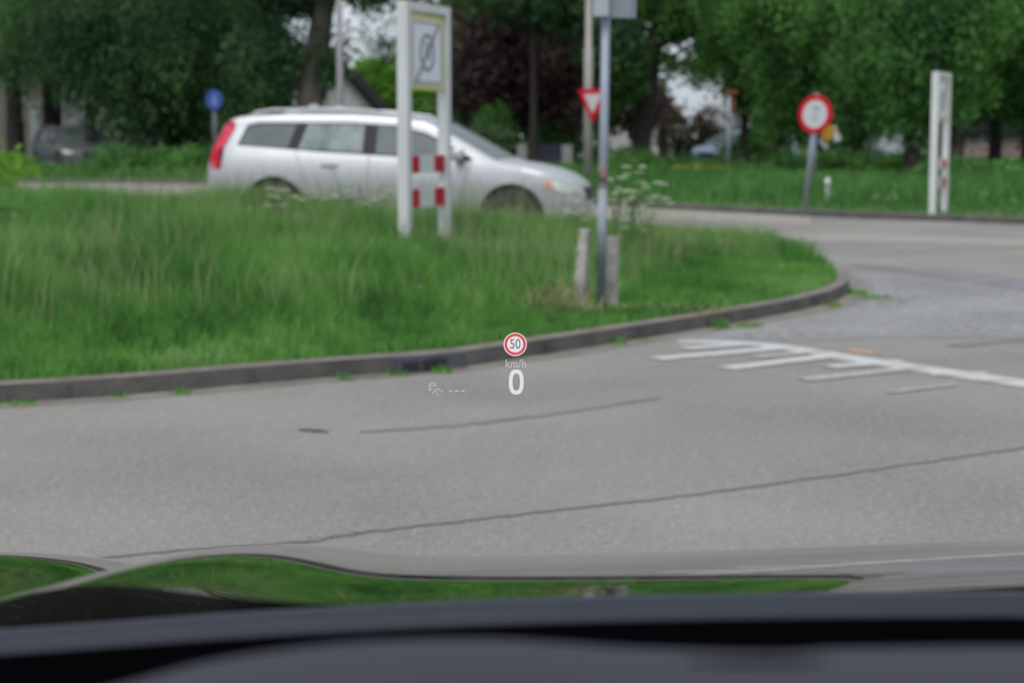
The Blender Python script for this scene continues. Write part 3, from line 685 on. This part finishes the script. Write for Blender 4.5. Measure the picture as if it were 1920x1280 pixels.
    for sx in (1.06, 3.88):
        for sd in (-1, 1):
            Mw = Matrix.Translation((sx - L0, sd * .8, .325)); w = MB(); prof = [(-.1, .2), (-.105, .28), (-.09, .315), (-.05, .325), (.05, .325), (.09, .315), (.105, .28), (.1, .2)]
            nn = 36; vs = []; fs = []
            for k in range(nn):
                q = 2 * math.pi * k / nn
                vs += [(sx - L0 + r * math.cos(q), sd * .8 + y, .325 + r * math.sin(q)) for y, r in prof]
            for k in range(nn):
                for j in range(7): a = k * 8 + j; b = ((k + 1) % nn) * 8 + j; fs.append((a, a + 1, b + 1, b))
            wh = empty('wheel'); wh.parent = g
            w.add(vs, fs).build('tyre', M_TYRER, wh, True)
            rm = MB(); rm.disc(Mw, .215, -.07, .07, 36, .185)
            for k in range(7):
                rm.box((.1, sd * .06, 0), (.2, .03, .045), Mw @ Matrix.Rotation(2 * math.pi * k / 7, 4, 'Y'))
            rm.disc(Mw, .05, sd * .04, sd * .085, 20); rm.build('rim', M_RIM, wh)
            MB().disc(Mw, .18, -.03, .03, 24).build('brake_disc', M_BLACK, wh)
    return g
CARD = 22.0
car = make_car((X(756, CARD), CARD, -.03), R(-9), 'silver estate car driving right behind the long grass', M_PAINT, ry=R(1.5))
make_car((X(150, 58), 58, 0), R(-62), 'small grey car parked under the trees far left', M_GREYP, False)
make_car((X(1392, 66), 66, -.1), R(225), 'pale blue car half hidden in the bushes beside the thin far pole', M_BLUEP, False)

# ------------------------------------------------------------------ wild flowers
def parsley(px, py_top, D, n, spread, label, hbase=.1):
    base = (X(px, D), D, hbase); o = empty('cow_parsley', base, label=label, cat='flowering plant', group='white cow parsley plants on the island')
    st = MB(); heads = []
    ztop = P(px, py_top, D)[2] - hbase
    for i in range(n):
        a = random.uniform(0, 2 * math.pi); rr = random.uniform(.1, 1) * spread
        tip = Vector((rr * math.cos(a), rr * math.sin(a) * .5, ztop * random.uniform(.55, 1)))
        st.tube([(0, 0, -.05), (tip.x * .25, tip.y * .25, tip.z * .5), tuple(tip)], [.005, .004, .0025], 5); heads.append(tip)
    st.build('stem', M_STEM, o)
    for t in heads:
        V = []; Fc = []
        for k in range(34):
            q = random.uniform(0, 6.28); r = .034 * math.sqrt(random.random()); c = t + Vector((r * math.cos(q), r * math.sin(q), .012 - r * .25)); s = random.uniform(.004, .009)
            i = len(V); u = Vector((random.uniform(-1, 1), random.uniform(-1, 1), random.uniform(-.5, .5))).normalized(); w = u.cross(Vector((random.uniform(-.4, .4), random.uniform(-1, -.3), 1))).normalized()
            V += [tuple(c - u * s - w * s), tuple(c + u * s - w * s), tuple(c + u * s + w * s), tuple(c - u * s + w * s)]; Fc.append((i, i + 1, i + 2, i + 3))
        arr('flower_head', V, Fc, M_WHITEF, o)
parsley(1180, 300, 14.2, 15, .22, 'tall cow parsley just right of the grey pole, topmost white heads', .15)
parsley(1215, 320, 14.8, 11, .22, 'cow parsley rightmost of the clump by the grey pole', .12)
parsley(1152, 325, 13.9, 11, .14, 'cow parsley touching the grey pole on its right', .15)
parsley(1090, 365, 15.0, 9, .2, 'cow parsley in front of the nose of the silver car', .2)
parsley(520, 350, 16.0, 11, .25, 'cow parsley in front of the rear wheel of the silver car', .3)
parsley(600, 335, 15.6, 8, .25, 'cow parsley below the rear door of the silver car', .3)
parsley(655, 318, 16.4, 9, .22, 'cow parsley below the rear door handle of the silver car', .28)
parsley(700, 338, 15.8, 8, .2, 'cow parsley just left of the left white frame sign', .28)
parsley(110, 450, 12.6, 7, .15, 'lowest cow parsley at the left, in the middle of the grass', .15)
parsley(1190, 400, 15.4, 8, .25, 'low cow parsley above the right concrete post', .1)
def dots(name, poly_pts, zr, size, m, label):
    n = len(poly_pts); c = np.c_[poly_pts, zr]; u = rng.normal(0, 1, (n, 3)); u /= np.linalg.norm(u, axis=1)[:, None]; w = np.cross(u, rng.normal(0, 1, (n, 3))); w /= np.linalg.norm(w, axis=1)[:, None]
    s = size[:, None]; V = np.stack([c - u * s, c + w * s, c + u * s, c - w * s], 1).reshape(-1, 3)
    return tag(arr(name, V, np.arange(4 * n).reshape(-1, 4), m), label, 'flowers', kind='stuff')
def scatter(px0, px1, d0, d1, n): d = rng.uniform(d0, d1, n); return np.c_[(rng.uniform(px0, px1, n) - 960) / F * d, d]
p = np.vstack([scatter(1260, 1365, 48, 51, 260), scatter(1400, 1450, 62, 64, 60)]); dots('yellow_flowers', p, rng.uniform(.15, .38, len(p)), rng.uniform(.02, .05, len(p)), M_YELF, 'yellow flowers dotted through the far verge grass by the thin pole')
p = np.vstack([scatter(1300, 1480, 40, 50, 150), scatter(1500, 1920, 27, 45, 260), scatter(200, 380, 40, 50, 120)]); dots('pale_flowers', p, rng.uniform(.15, .4, len(p)), rng.uniform(.01, .025, len(p)), M_WHITEF, 'tiny pale flower specks in the far verge grass')
p = sample(ISL, 160, (-8, 4.5, 9, 21), .8); dots('grass_flowers', p, mound(p) + rng.uniform(.2, .36, len(p)), rng.uniform(.004, .009, len(p)), M_WHITEF, 'small whitish flower specks in the island grass')

# ------------------------------------------------------------------ trees, hedges, bushes
def leafcloud(name, blobs, leaf, m, parent, weep=0.0, per=34, cr=.42, sky_cut=None):
    Vs = []; 
    for (cx, cy, cz, rx, ry, rz, nc) in blobs:
        u = rng.normal(0, 1, (nc, 3)); u /= np.linalg.norm(u, axis=1)[:, None]
        rad = rng.uniform(.25, 1, nc) ** .45 * (1 + .16 * rng.normal(0, 1, nc)); c = u * rad[:, None] * [rx, ry, rz] + [cx, cy, cz]
        sc = rng.uniform(.6, 1.35, nc)
        off = rng.normal(0, 1, (nc, per, 3)) * (cr * sc)[:, None, None] * .6
        off[..., 2] *= (1 + weep * 2.5) * .75
        if weep: off[..., 0] *= .6; off[..., 1] *= .6
        q = (c[:, None, :] + off).reshape(-1, 3); Vs.append(q)
    q = np.vstack(Vs)
    q = q[q[:, 2] > .25]
    n = len(q); s = rng.uniform(.6, 1.25, n) * leaf
    u = rng.normal(0, 1, (n, 3)); u[:, 2] += (1.5 * weep) * np.sign(u[:, 2]); u /= np.linalg.norm(u, axis=1)[:, None]
    w = np.cross(u, rng.normal(0, 1, (n, 3))); w /= np.linalg.norm(w, axis=1)[:, None]
    a = u * s[:, None]; b = w * (s * .5)[:, None]
    V = np.stack([q - a, q + b, q + a, q - b], 1).reshape(-1, 3)
    return arr(name, V, np.arange(4 * n).reshape(-1, 4), m, parent)
def tree(px, D, label, m, blobs, trunk=None, bark=M_BARKD, leaf=.13, weep=0, per=34, cr=.42, lean=0.0, r0=.3, th=6, name='tree', group='trees beyond the far verge', limbs=True):
    x0 = X(px, D); o = empty(name, (x0, D, 0), label=label, cat='tree', group=group)
    pts = [(0, 0, -.1), (0, 0, .25), (lean * .2, 0, th * .25), (lean * .5, 0, th * .5), (lean * .85, 0, th * .8), (lean * 1.05, 0, th)]
    rr = [r0 * 1.35, r0 * 1.1, r0, r0 * .88, r0 * .7, r0 * .5]
    tk = MB(); tk.tube(pts, rr, 14).build('trunk', bark, o, True)
    bl = [(X(bx, D) - x0 if D else bx, by, P(0, bz, D)[2], rx, ry, rz, nc) for bx, by, bz, rx, ry, rz, nc in blobs]
    if limbs:
        lb = MB()
        for b in bl:
            s = random.uniform(.4, .85); a = Vector((lean * s, 0, th * s)); e = Vector(b[:3]); mid = a.lerp(e, .5) + Vector((random.uniform(-.3, .3), random.uniform(-.3, .3), .4))
            lb.tube([a, mid, e], [r0 * .3, r0 * .17, .02], 7)
        lb.build('limb', bark, o, True)
    leafcloud('crown', bl, leaf, m, o, weep, per, cr)
    return o
# blobs: (px, dy, py, rx, ry, rz metres, clumps)
tree(40, 60, 'leafy dark tree at the far left edge, trunk beside the brown house', L_MID, [(0, 0, 40, 3, 2.5, 1.7, 130), (110, 0, 60, 2.5, 2, 1.3, 110), (60, 1, -110, 5, 3, 3, 160)], r0=.28, weep=.5, leaf=.09, per=56)
tree(180, 57, 'dark weeping tree left of the blue sign, its branches hanging lowest on the left', L_DARK, [(150, 0, 60, 2.6, 2, 1.7, 150), (250, 0, 100, 2, 2, 2.2, 170), (200, 1, -90, 4.5, 3, 3, 150)], r0=.16, weep=.9, leaf=.09, per=56)
tree(330, 60, 'dense dark tree directly behind the blue round sign', L_DARK, [(300, 0, 130, 2, 2, 2.4, 220), (370, 0, 80, 2.4, 2, 2.4, 200), (430, 0, 170, 1.8, 1.6, 1.7, 140), (340, 1, -90, 4.5, 3, 3, 150)], r0=.3, weep=.9, leaf=.09, per=56)
tree(470, 64, 'dark tree behind the roof of the silver car, left of the leaning trunk', L_DARK, [(470, 0, 160, 1.9, 2, 2.0, 190), (495, 0, 120, 1.5, 2, 1.0, 110), (410, 0, 20, 1.9, 2, 1.4, 120), (460, 1, -100, 4, 3, 2.6, 120)], r0=.25, weep=.6, leaf=.09, per=56)
tree(568, 47, 'thick leaning brown trunk rising behind the roof of the silver car', L_DARK, [(550, 0, -10, 1.1, 1, .5, 30), (505, 0, 105, .8, 1, .7, 44), (618, 0, 105, .25, .6, .6, 16), (600, 0, -60, 3, 2, 1, 90), (700, 0, -30, 1.3, 1, .4, 16), (560, 0, -200, 4, 3, 2, 120)], bark=M_BARK, r0=.36, lean=.9, th=6.5)
tree(735, 80, 'bright light green tree behind the left white frame sign', L_BRIGHT, [(735, 0, 165, 1.4, 1.2, 1.2, 130), (700, 0, 150, .8, .8, .9, 55), (760, 0, 205, 1.8, 1.2, 1.1, 120), (800, 0, 180, 1.2, 1, 1.2, 90)], r0=.12, th=3.0, leaf=.12)
tree(720, 80, 'thin airy tree with sky showing through, right of the leaning trunk', L_DARK, [(715, 0, 50, 1.6, 1, 1.1, 12), (738, 0, 85, .5, .8, .8, 16), (700, 0, 0, 1.6, 1, .6, 14), (830, 0, 5, 1.2, 1, .6, 16)], r0=.07, th=5.5, leaf=.1, cr=.6)
tree(950, 62, 'dark copper tree behind the bonnet of the silver car', L_PURP, [(930, 0, 150, 1.5, 1.6, 1.8, 190), (1010, 0, 130, 1.5, 1.5, 1.9, 190), (905, 0, 60, .8, 1, 1.0, 70), (970, 0, 50, 1.7, 1.5, 1.6, 190), (1060, 0, 150, 1.3, 1.2, 1.6, 140), (990, 1, -110, 4.5, 3, 3, 160)], r0=.34, leaf=.12)
tree(1000, 57, 'dark green tree whose boughs cover the copper tree from above', L_DARK, [(925, 0, -20, 1.3, 1.2, .7, 60), (1050, 0, 10, 1.1, 1.2, .7, 60), (1150, 0, 90, 1.0, 1.2, .7, 70), (1060, 0, -60, 4, 2, 1.2, 130)], r0=.12, leaf=.12, weep=.2)
tree(1195, 63, 'tall leaning dark trunk right of the grey pole', L_MID, [(1160, 0, 110, .9, 1, .7, 60), (1215, 0, 10, .8, 1, .4, 30), (1290, 0, -5, 1.1, 1, .7, 55), (1270, 0, 50, .8, .8, .45, 46), (1300, 0, 120, .3, .6, .6, 12), (1345, 0, 90, .5, .6, .7, 40), (1250, 0, 110, .2, .5, .5, 8), (1150, 0, 160, 1.0, 1, .7, 60), (1230, 0, -90, 4, 2, 1.5, 130)], bark=M_BARKD, r0=.34, lean=.75, th=6.5)
tree(1240, 74, 'second copper tree between the tall leaning trunk and the lamp post', L_PURP, [(1150, 0, 180, 1.3, 1.2, 1.4, 120), (1215, 0, 200, 1, 1, .9, 60)], r0=.2, th=3.5)
RT = [(1390, 58, [(1400, 0, 60, 1.5, 1.8, 1.6, 150), (1425, 0, 150, 1.4, 1.5, 1.5, 140), (1325, 0, 120, .4, .8, .8, 12), (1400, 1, -90, 4, 3, 2.6, 150)], 'fresh green tree right of the sky gap, behind the thin far pole', L_MID, .13),
      (1457, 54, [(1470, 0, 50, 1.9, 1.6, 1.6, 170), (1520, 0, 140, 1.6, 1.6, 1.4, 150), (1460, 0, 215, .9, 1, .5, 40), (1480, 1, -90, 4, 3, 2.6, 150)], 'green tree with a thin dark trunk left of the round sign', L_MID, .13),
      (1600, 52, [(1600, 0, 60, 2, 1.6, 1.5, 170), (1640, 0, 150, 1.6, 1.6, 1.1, 130), (1580, 0, 220, 1.0, 1.2, .6, 60), (1600, 1, -90, 4, 3, 2.6, 140)], 'green tree directly behind the round sign', L_MID, .16),
      (1707, 44, [(1700, 0, 90, 1.9, 1.6, 1.5, 200), (1740, 0, 20, 1.9, 1.5, 1.0, 150), (1700, 0, 180, 1.0, 1.1, .6, 70), (1700, 1, -120, 3.5, 3, 2.4, 140)], 'green tree with the widest dark trunk, left of the narrow frame sign', L_MID, .27),
      (1855, 50, [(1820, 0, 70, 1.8, 1.6, 1.6, 180), (1890, 0, 140, 1.6, 1.6, 1.2, 140), (1860, 1, -90, 4, 3, 2.6, 140)], 'dark green tree just right of the narrow frame sign', L_DARK, .17),
      (1915, 47, [(1930, 0, 60, 2.0, 1.6, 1.7, 180), (1960, 0, 150, 1.5, 1.6, 1.2, 120), (1930, 1, -90, 4, 3, 2.6, 140)], 'green tree at the far right edge of the picture', L_MID, .16)]
for px, D, bl, lab, m, r in RT: tree(px, D, lab, m, bl, r0=r, weep=.35, leaf=.082, per=66, th=5.5)
# far row closing the view
pr = None
far = [(-60, 92, 'far dark tree beyond the left edge house'), (90, 98, 'far dark tree behind the brown house'), (230, 94, 'far dark tree left of the blue sign, behind the weeping tree'), (370, 97, 'far dark tree behind the blue sign'), (450, 92, 'far dark tree behind the leaning trunk'),
       (930, 96, 'far dark tree behind the copper tree, left one'), (1040, 92, 'far dark tree behind the beige lamp post'), (1125, 99, 'far dark tree behind the tall leaning trunk'), (1450, 94, 'far dark tree behind the thin far pole'),
       (1530, 98, 'far dark tree behind the round sign'), (1640, 93, 'far dark tree behind the widest trunk'), (1760, 98, 'far dark tree behind the narrow frame sign'), (1880, 94, 'far dark tree near the right edge'), (2000, 97, 'far dark tree beyond the right edge')]
for i, (px, D, lab) in enumerate(far):
    if pr is None:
        pr = empty('tree', (X(px, D), D, 0), label=lab, cat='tree', group='far dark trees closing the view')
        MB().tube([(0, 0, 0), (0, 0, 5)], [.25, .15], 8).build('trunk', M_BARKD, pr, True)
        leafcloud('crown', [(0, 0, 3.6, 2.5, 2, 2.9, 300), (0, 0, 9, 3.5, 3, 3.5, 160), (0, 0, 6.3, 2.7, 2, 1.6, 130)], .2, L_DARK, pr, .3, 34, .55)
    else:
        c = copy_tree(pr); c.location = (X(px, D), D, 0); c.rotation_euler = (0, 0, i * 1.3); c['label'] = lab
        s = random.uniform(.9, 1.12); c.scale = (s, s, s)
def bush(name, px0, px1, pytop, D, m, label, dep=.8, leaf=.07, dens=1.0, cat='hedge', z0=.15):
    x0, x1 = X(px0, D), X(px1, D); zt = P(0, pytop, D)[2]; w = x1 - x0; nb = max(1, int(w / .8)); hz = (zt - z0) / 2
    o = empty(name, ((x0 + x1) / 2, D, 0), label=label, cat=cat); bl = []
    for i in range(nb):
        bl.append((-w / 2 + (i + .5) * w / nb, random.uniform(-.1, .1), z0 + hz * random.uniform(.88, 1), w / nb * .62, dep, hz * random.uniform(.85, 1.0), int(34 * dens * max(1, hz * 1.6))))
    leafcloud('leaves', bl, leaf, m, o, 0, 34, .2)
    tw = MB()
    for b in bl: tw.tube([(b[0], 0, -.05), (b[0] + .05, 0, b[2])], [.03, .012], 6)
    tw.build('stems', M_BARKD, o, True); return o
bush('hedge', 185, 400, 268, 50, L_MID, 'low green hedge on the left, ending behind the tail of the silver car')
bush('bush', -60, 28, 240, 17.5, L_BRIGHT, 'bright yellow-green bush at the left edge of the island', leaf=.04, cat='bush', dep=.4)
bush('bush', -90, 40, 368, 13.6, L_MID, 'dark green weedy bush at the left edge of the island, in the long grass', leaf=.03, cat='bush', dep=.35, dens=1.6)
bush('bush', -40, 50, 285, 40, L_BRIGHT, 'light green leafy bush at the left edge beyond the road', cat='bush', leaf=.06)
bush('bush', 860, 950, 220, 56, L_GREY, 'grey-green bush just above the bonnet of the silver car', cat='bush')
bush('bush', 885, 960, 190, 60, L_MID, 'mid green bush above the grey-green bush', cat='bush')
bush('bush', 990, 1130, 205, 62, L_MID, 'dark green bush above the pale gate pillars', cat='bush', dens=.8)
bush('hedge', 1130, 1220, 275, 55, L_MID, 'low hedge at the foot of the tall leaning trunk')
bush('hedge', 1235, 1335, 192, 68, L_BROWN, 'brownish clipped hedge below the sky gap')
bush('hedge', 1200, 1440, 296, 56, L_DARK, 'dark green hedge before the pale blue car', z0=.1)
bush('bush', 1352, 1462, 238, 61, L_MID, 'mid green bush hiding the rear of the pale blue car', cat='bush')
bush('bush', 1385, 1450, 232, 60, L_BRIGHT, 'light green bush right of the thin far pole', cat='bush')
bush('hedge', 1440, 1720, 285, 50, L_MID, 'long low hedge behind the round sign', dens=.8)
bush('hedge', 1720, 1960, 300, 42, L_MID, 'low hedge on the right, behind the narrow frame sign', dens=.9)
bush('bush', 760, 850, 180, 63, L_MID, 'green bush seen between the posts of the left frame sign', cat='bush')

# ------------------------------------------------------------------ houses and garden gate
def house(px0, px1, D, eave_py, ridge_py, label, wall, roof, wins=(), depth=7, gable=True, doors=()):
    x0, x1 = X(px0, D), X(px1, D); w = x1 - x0; ze, zr = P(0, eave_py, D)[2], P(0, ridge_py, D)[2]
    o = empty('house', ((x0 + x1) / 2, D, 0), label=label, cat='house')
    h = w / 2
    MB().prism([(-h, 0), (h, 0), (h, ze), (0, zr), (-h, ze)] if gable else [(-h, 0), (h, 0), (h, ze), (-h, ze)], 0, depth).build('wall', wall, o)
    t = .15
    if gable:
        for s in (-1, 1):
            n_ = Vector((s * (zr - ze), 0, h)).normalized()
            a = Vector((0, 0, zr + .02)); b = Vector((s * (h + .35), 0, ze - .35 * (zr - ze) / h + .02))
            m = MB(); vs = []
            for y in (-.35, depth + .3):
                for q in (a, b): vs += [(q.x, y, q.z), (q.x + n_.x * t, y, q.z + n_.z * t)]
            m.add(vs, [(0, 1, 3, 2), (4, 6, 7, 5), (0, 2, 6, 4), (1, 5, 7, 3), (2, 3, 7, 6), (0, 4, 5, 1)]).build('roof', roof, o)
    else:
        MB().add([(-h - .4, -.4, ze - .05), (h + .4, -.4, ze - .05), (h + .4, depth / 2, zr), (-h - .4, depth / 2, zr), (-h - .4, depth + .4, ze - .05), (h + .4, depth + .4, ze - .05),
                  (-h - .4, -.4, ze - .25), (h + .4, -.4, ze - .25), (-h - .4, depth + .4, ze - .25), (h + .4, depth + .4, ze - .25)],
                 [(0, 1, 2, 3), (3, 2, 5, 4), (6, 7, 1, 0), (8, 4, 5, 9), (0, 3, 4), (1, 5, 2), (0, 4, 8, 6), (1, 7, 9, 5), (6, 8, 9, 7)]).build('roof', roof, o)
    for (a, b, c, d) in wins:
        xa, xb = X(a, D) - o.location.x, X(b, D) - o.location.x; za, zb = P(0, c, D)[2], P(0, d, D)[2]
        f = MB().box(((xa + xb) / 2, -.02, (za + zb) / 2), (xb - xa + .12, .06, za - zb + .12)).build('window', M_WALLW, o)
        MB().box(((xa + xb) / 2, -.055, (za + zb) / 2), (xb - xa, .02, za - zb)).build('pane', M_WIN, f)
    for (a, b, c) in doors:
        xa, xb = X(a, D) - o.location.x, X(b, D) - o.location.x; zc = P(0, c, D)[2]
        MB().box(((xa + xb) / 2, -.03, zc / 2), (xb - xa, .06, zc)).build('door', M_DOORB, o)
    return o
house(-200, 92, 76, 120, 20, 'brown brick house with white piers behind the leftmost trunks', M_WALLB, M_ROOFD, wins=[(-60, -20, 180, 240), (30, 42, 190, 225)], gable=False, doors=[(46, 57, 228)])
house(128, 245, 74, 150, 60, 'grey rendered house hidden behind the dark weeping trees', mat('grey_render', (.16, .17, .17), .9), M_ROOFD, wins=[(175, 200, 175, 225)], gable=False, doors=[(157, 168, 228)])
pw = empty('white_pier', (X(78, 66), 66, 0), label='tall white pier standing between the left trunks', cat='pier')
MB().box((0, 0, P(0, 200, 66)[2] / 2), (.3, .3, P(0, 200, 66)[2])).build('shaft', mat('pier_paint', (.3, .33, .36), .8), pw, bevel=.02)
MB().box((0, 0, P(0, 200, 66)[2] + .05), (.42, .42, .1)).build('cap', mat('pier_cap', (.3, .33, .36), .8), pw, bevel=.02)
house(570, 712, 70, 212, 128, 'white gabled house with dark roof edge behind the silver car roof', M_WALLW, M_ROOFD, wins=[(608, 618, 160, 188)])
house(1090, 1262, 84, 214, 100, 'pale house with red-brown roof behind the tall leaning trunk', mat('pinkish_render', (.36, .33, .33), .9), M_ROOFR, wins=[(1172, 1186, 235, 262), (1200, 1212, 235, 262)])
house(1332, 1440, 88, 234, 205, 'low grey building behind the thin far pole', mat('pale_cladding', (.17, .15, .16), .9), mat('grey_roof', (.2, .18, .2), .9), gable=False, wins=[(1350, 1360, 245, 252)])
house(1640, 1700, 84, 215, 180, 'pale building glimpsed between trunks left of the narrow frame sign', mat('cool_render', (.34, .36, .4), .9), M_ROOFD, gable=False, wins=[(1673, 1680, 240, 250)])
house(1800, 1990, 90, 245, 200, 'low building with pink brick glimpsed at the right edge between trunks', mat('pink_brick', (.24, .17, .16), .9, var=.3, scale=1), M_ROOFD, gable=False, wins=[(1830, 1842, 258, 270)])
D = 58
gt = empty('garden_gate', (X(1021, D), D, 0), label='dark blue boarded gate between two pale pillars above the car bonnet', cat='gate')
for a, b in ((969, 987), (1052, 1072)): MB().box(((X((a + b) / 2, D) - X(1021, D)), 0, P(0, 272, D)[2] / 2), (X(b, D) - X(a, D), .3, P(0, 272, D)[2])).build('pillar', mat('pale_pillar', (.27, .27, .28), .8), gt, bevel=.02)
MB().box((0, .05, P(0, 270, D)[2] / 2), (X(1051, D) - X(988, D), .06, P(0, 270, D)[2])).build('gate_leaf', M_DBLUE, gt)

# ------------------------------------------------------------------ own car: bonnet, scuttle, dashboard, head-up display
own = empty('own_car', (0, 0, 0), label='black car the photo is taken from, glossy bonnet and dashboard along the bottom edge', cat='car')
def bonnet_z(x, y):
    a0 = R(9.6); k = R(6.7)
    t = y - 1.15; z = .9097 - (math.tan(a0) * t + .5 * k * t * t)
    z += .018 * sstep(x, -.15, .6) * 1.0                     # rises to the middle of the car
    rx = -.222 + .03 * (y - 1.6)                             # ridge of the power dome
    u = x - rx
    z += .0125 * math.exp(-(max(u, 0) / .085) ** 2) if u > 0 else .0125
    if u < 0: z += -.037 * float(sstep(-u, 0, .16)) + .03 * float(sstep(-u, .09, .28))
    return float(z)
bx = np.linspace(-.75, 1.15, 240); by = np.linspace(1.02, 2.3, 120)
V = [(x, y, bonnet_z(x, y) - (6 * (y - 2.1) ** 2 if y > 2.1 else 0)) for y in by for x in bx]; nb = len(bx)
arr('bonnet', V, [(j * nb + i, j * nb + i + 1, (j + 1) * nb + i + 1, (j + 1) * nb + i) for j in range(len(by) - 1) for i in range(nb - 1)], M_BONNET, own, True)
def strip(name, rows, m, parent, res=40, smooth=True):
    # rows: lists of (px, py, dist) lines, lofted front to back
    L = []
    for r in rows:
        xs = [q[0] for q in r]; pp = [P(*q) for q in r]; t = np.linspace(0, 1, len(r)); tt = np.linspace(0, 1, res)
        h = hermite(pp, 12); hi = np.linspace(0, len(h) - 1, res); L.append(np.array([[np.interp(q, range(len(h)), h[:, k]) for k in range(3)] for q in hi]))
    V = np.vstack(L); Fc = [(j * res + i, j * res + i + 1, (j + 1) * res + i + 1, (j + 1) * res + i) for j in range(len(L) - 1) for i in range(res - 1)]
    return arr(name, V, Fc, m, parent, smooth)
def line(dl, d, y0=0): return [(-300, 1195 + dl, d), (0, 1178 + dl, d), (500, 1143 + dl, d), (960, 1121 + dl, d), (1440, 1110 + dl, d), (1920, 1107 + dl, d), (2300, 1110 + dl, d)]
strip('scuttle', [line(8, 1.08), line(0, 1.0), line(3, .96), line(7, .94), line(15, .935), line(50, .93), line(400, .93)], M_SCUT, own)
strip('dashboard', [line(50, .88), line(62, .84), line(130, .74), line(240, .6), line(300, .45)], M_DASHD, own)
hump = [(-300, 1420), (0, 1330), (200, 1290), (400, 1238), (650, 1205), (900, 1198), (1050, 1205), (1150, 1212), (1260, 1217), (1450, 1222), (1560, 1216), (1700, 1214), (1920, 1212), (2300, 1215)]
def hl(dl, d): return [(a, b + dl, d) for a, b in hump]
ds_ = strip('instrument_hood', [hl(60, .62), hl(12, .61), hl(0, .58), hl(10, .54), hl(40, .5), hl(110, .45), hl(300, .42)], M_DASH, own, 80)
sl = [P(1290 + 260 * k / 12, 1240 + 8 * math.sin(k / 12 * math.pi), .52) for k in range(13)]
MB().tube(sl, [.0005 + .0016 * math.sin(math.pi * k / 12) for k in range(13)], 8).build('display_slot', M_DASHD, own, True)
# head-up display image floating over the bonnet
HD = 2.25; u = HD / F
hc = P(967, 690, HD); 
hud = empty('head_up_display'); hud.parent = own; hud.location = tuple(map(float, hc)); hud.rotation_euler = (-PITCH, 0, 0)
tag(hud, 'glowing head-up display with a 50 limit sign, km/h and a large 0')
h2 = lambda px, py: Matrix.Translation(((px - 967) * u, 0, (690 - py) * u))
G_W = glow('display_white', (.9, .86, .93), .66, .9); G_R = glow('display_red', (.74, .1, .1), .64, .92); G_G = glow('display_thin_white', (.9, .88, .92), .68, .5); G_D = glow('display_dark_digits', (.07, .08, .09), .8, .95)
G_C = glow('display_centre', (.86, .83, .9), .64, .92)
sg = empty('speed_limit_symbol'); sg.parent = hud
M5 = h2(966, 645)
MB().disc(M5, 22 * u, -.0001, 0, 48, 20.4 * u).build('outer_ring', G_W, sg)
MB().disc(M5, 20.4 * u, -.0001, 0, 48, 15.3 * u).build('red_ring', G_R, sg)
MB().disc(M5, 15.3 * u, -.0001, 0, 48).build('centre', G_C, sg)
text_part('numerals', '50', 26 * u, G_D, sg, h2(966, 645) @ Matrix.Translation((0, -.001, 0)), .82)
text_part('unit_text', 'km/h', 23 * u, G_G, hud, h2(967, 682), .86)
V = []; Fc = []; nn = 60
for k in range(nn):
    q = 2 * math.pi * k / nn; c, s = math.cos(q), math.sin(q); ex = lambda v, p: math.copysign(abs(v) ** p, v)
    for a, b in ((14, 23.5), (7.0, 16.2)): V.append(tuple(h2(968, 716) @ Vector((ex(c, .78) * a * u, 0, ex(s, .78) * b * u))))
for k in range(nn): a = 2 * k; b = 2 * ((k + 1) % nn); Fc.append((a, b, b + 1, a + 1))
arr('speed_digit', V, Fc, G_W, hud)
G_F = glow('display_faint', (.85, .84, .88), .68, .27)
ic = MB()
def stroke(pts, w=1.6):
    for (x0, y0), (x1, y1) in zip(pts[:-1], pts[1:]):
        L = math.hypot(x1 - x0, y1 - y0); M_ = h2((x0 + x1) / 2, (y0 + y1) / 2) @ Matrix.Rotation(math.atan2(y1 - y0, x1 - x0), 4, 'Y'); ic.box((0, 0, 0), (L * u, .00005, w * u), M_)
stroke([(806, 718), (815, 718), (817, 722.5)]); stroke([(806, 718), (804, 722.5), (817, 723)]); stroke([(804, 723), (803, 731), (807, 732)]); stroke([(806, 730), (809, 727)])
stroke([(810, 738), (815, 731), (820, 728), (824, 731)]); stroke([(816, 733), (822, 742)], 1.2); stroke([(827, 731), (828, 735)], 2.4)
ic.build('distance_symbol', G_F, hud)
ic = MB()
for x in (844, 855.5, 867): stroke([(x - 3, 733), (x + 3.5, 733)], 2.2)
ic.build('dashes', G_F, hud)
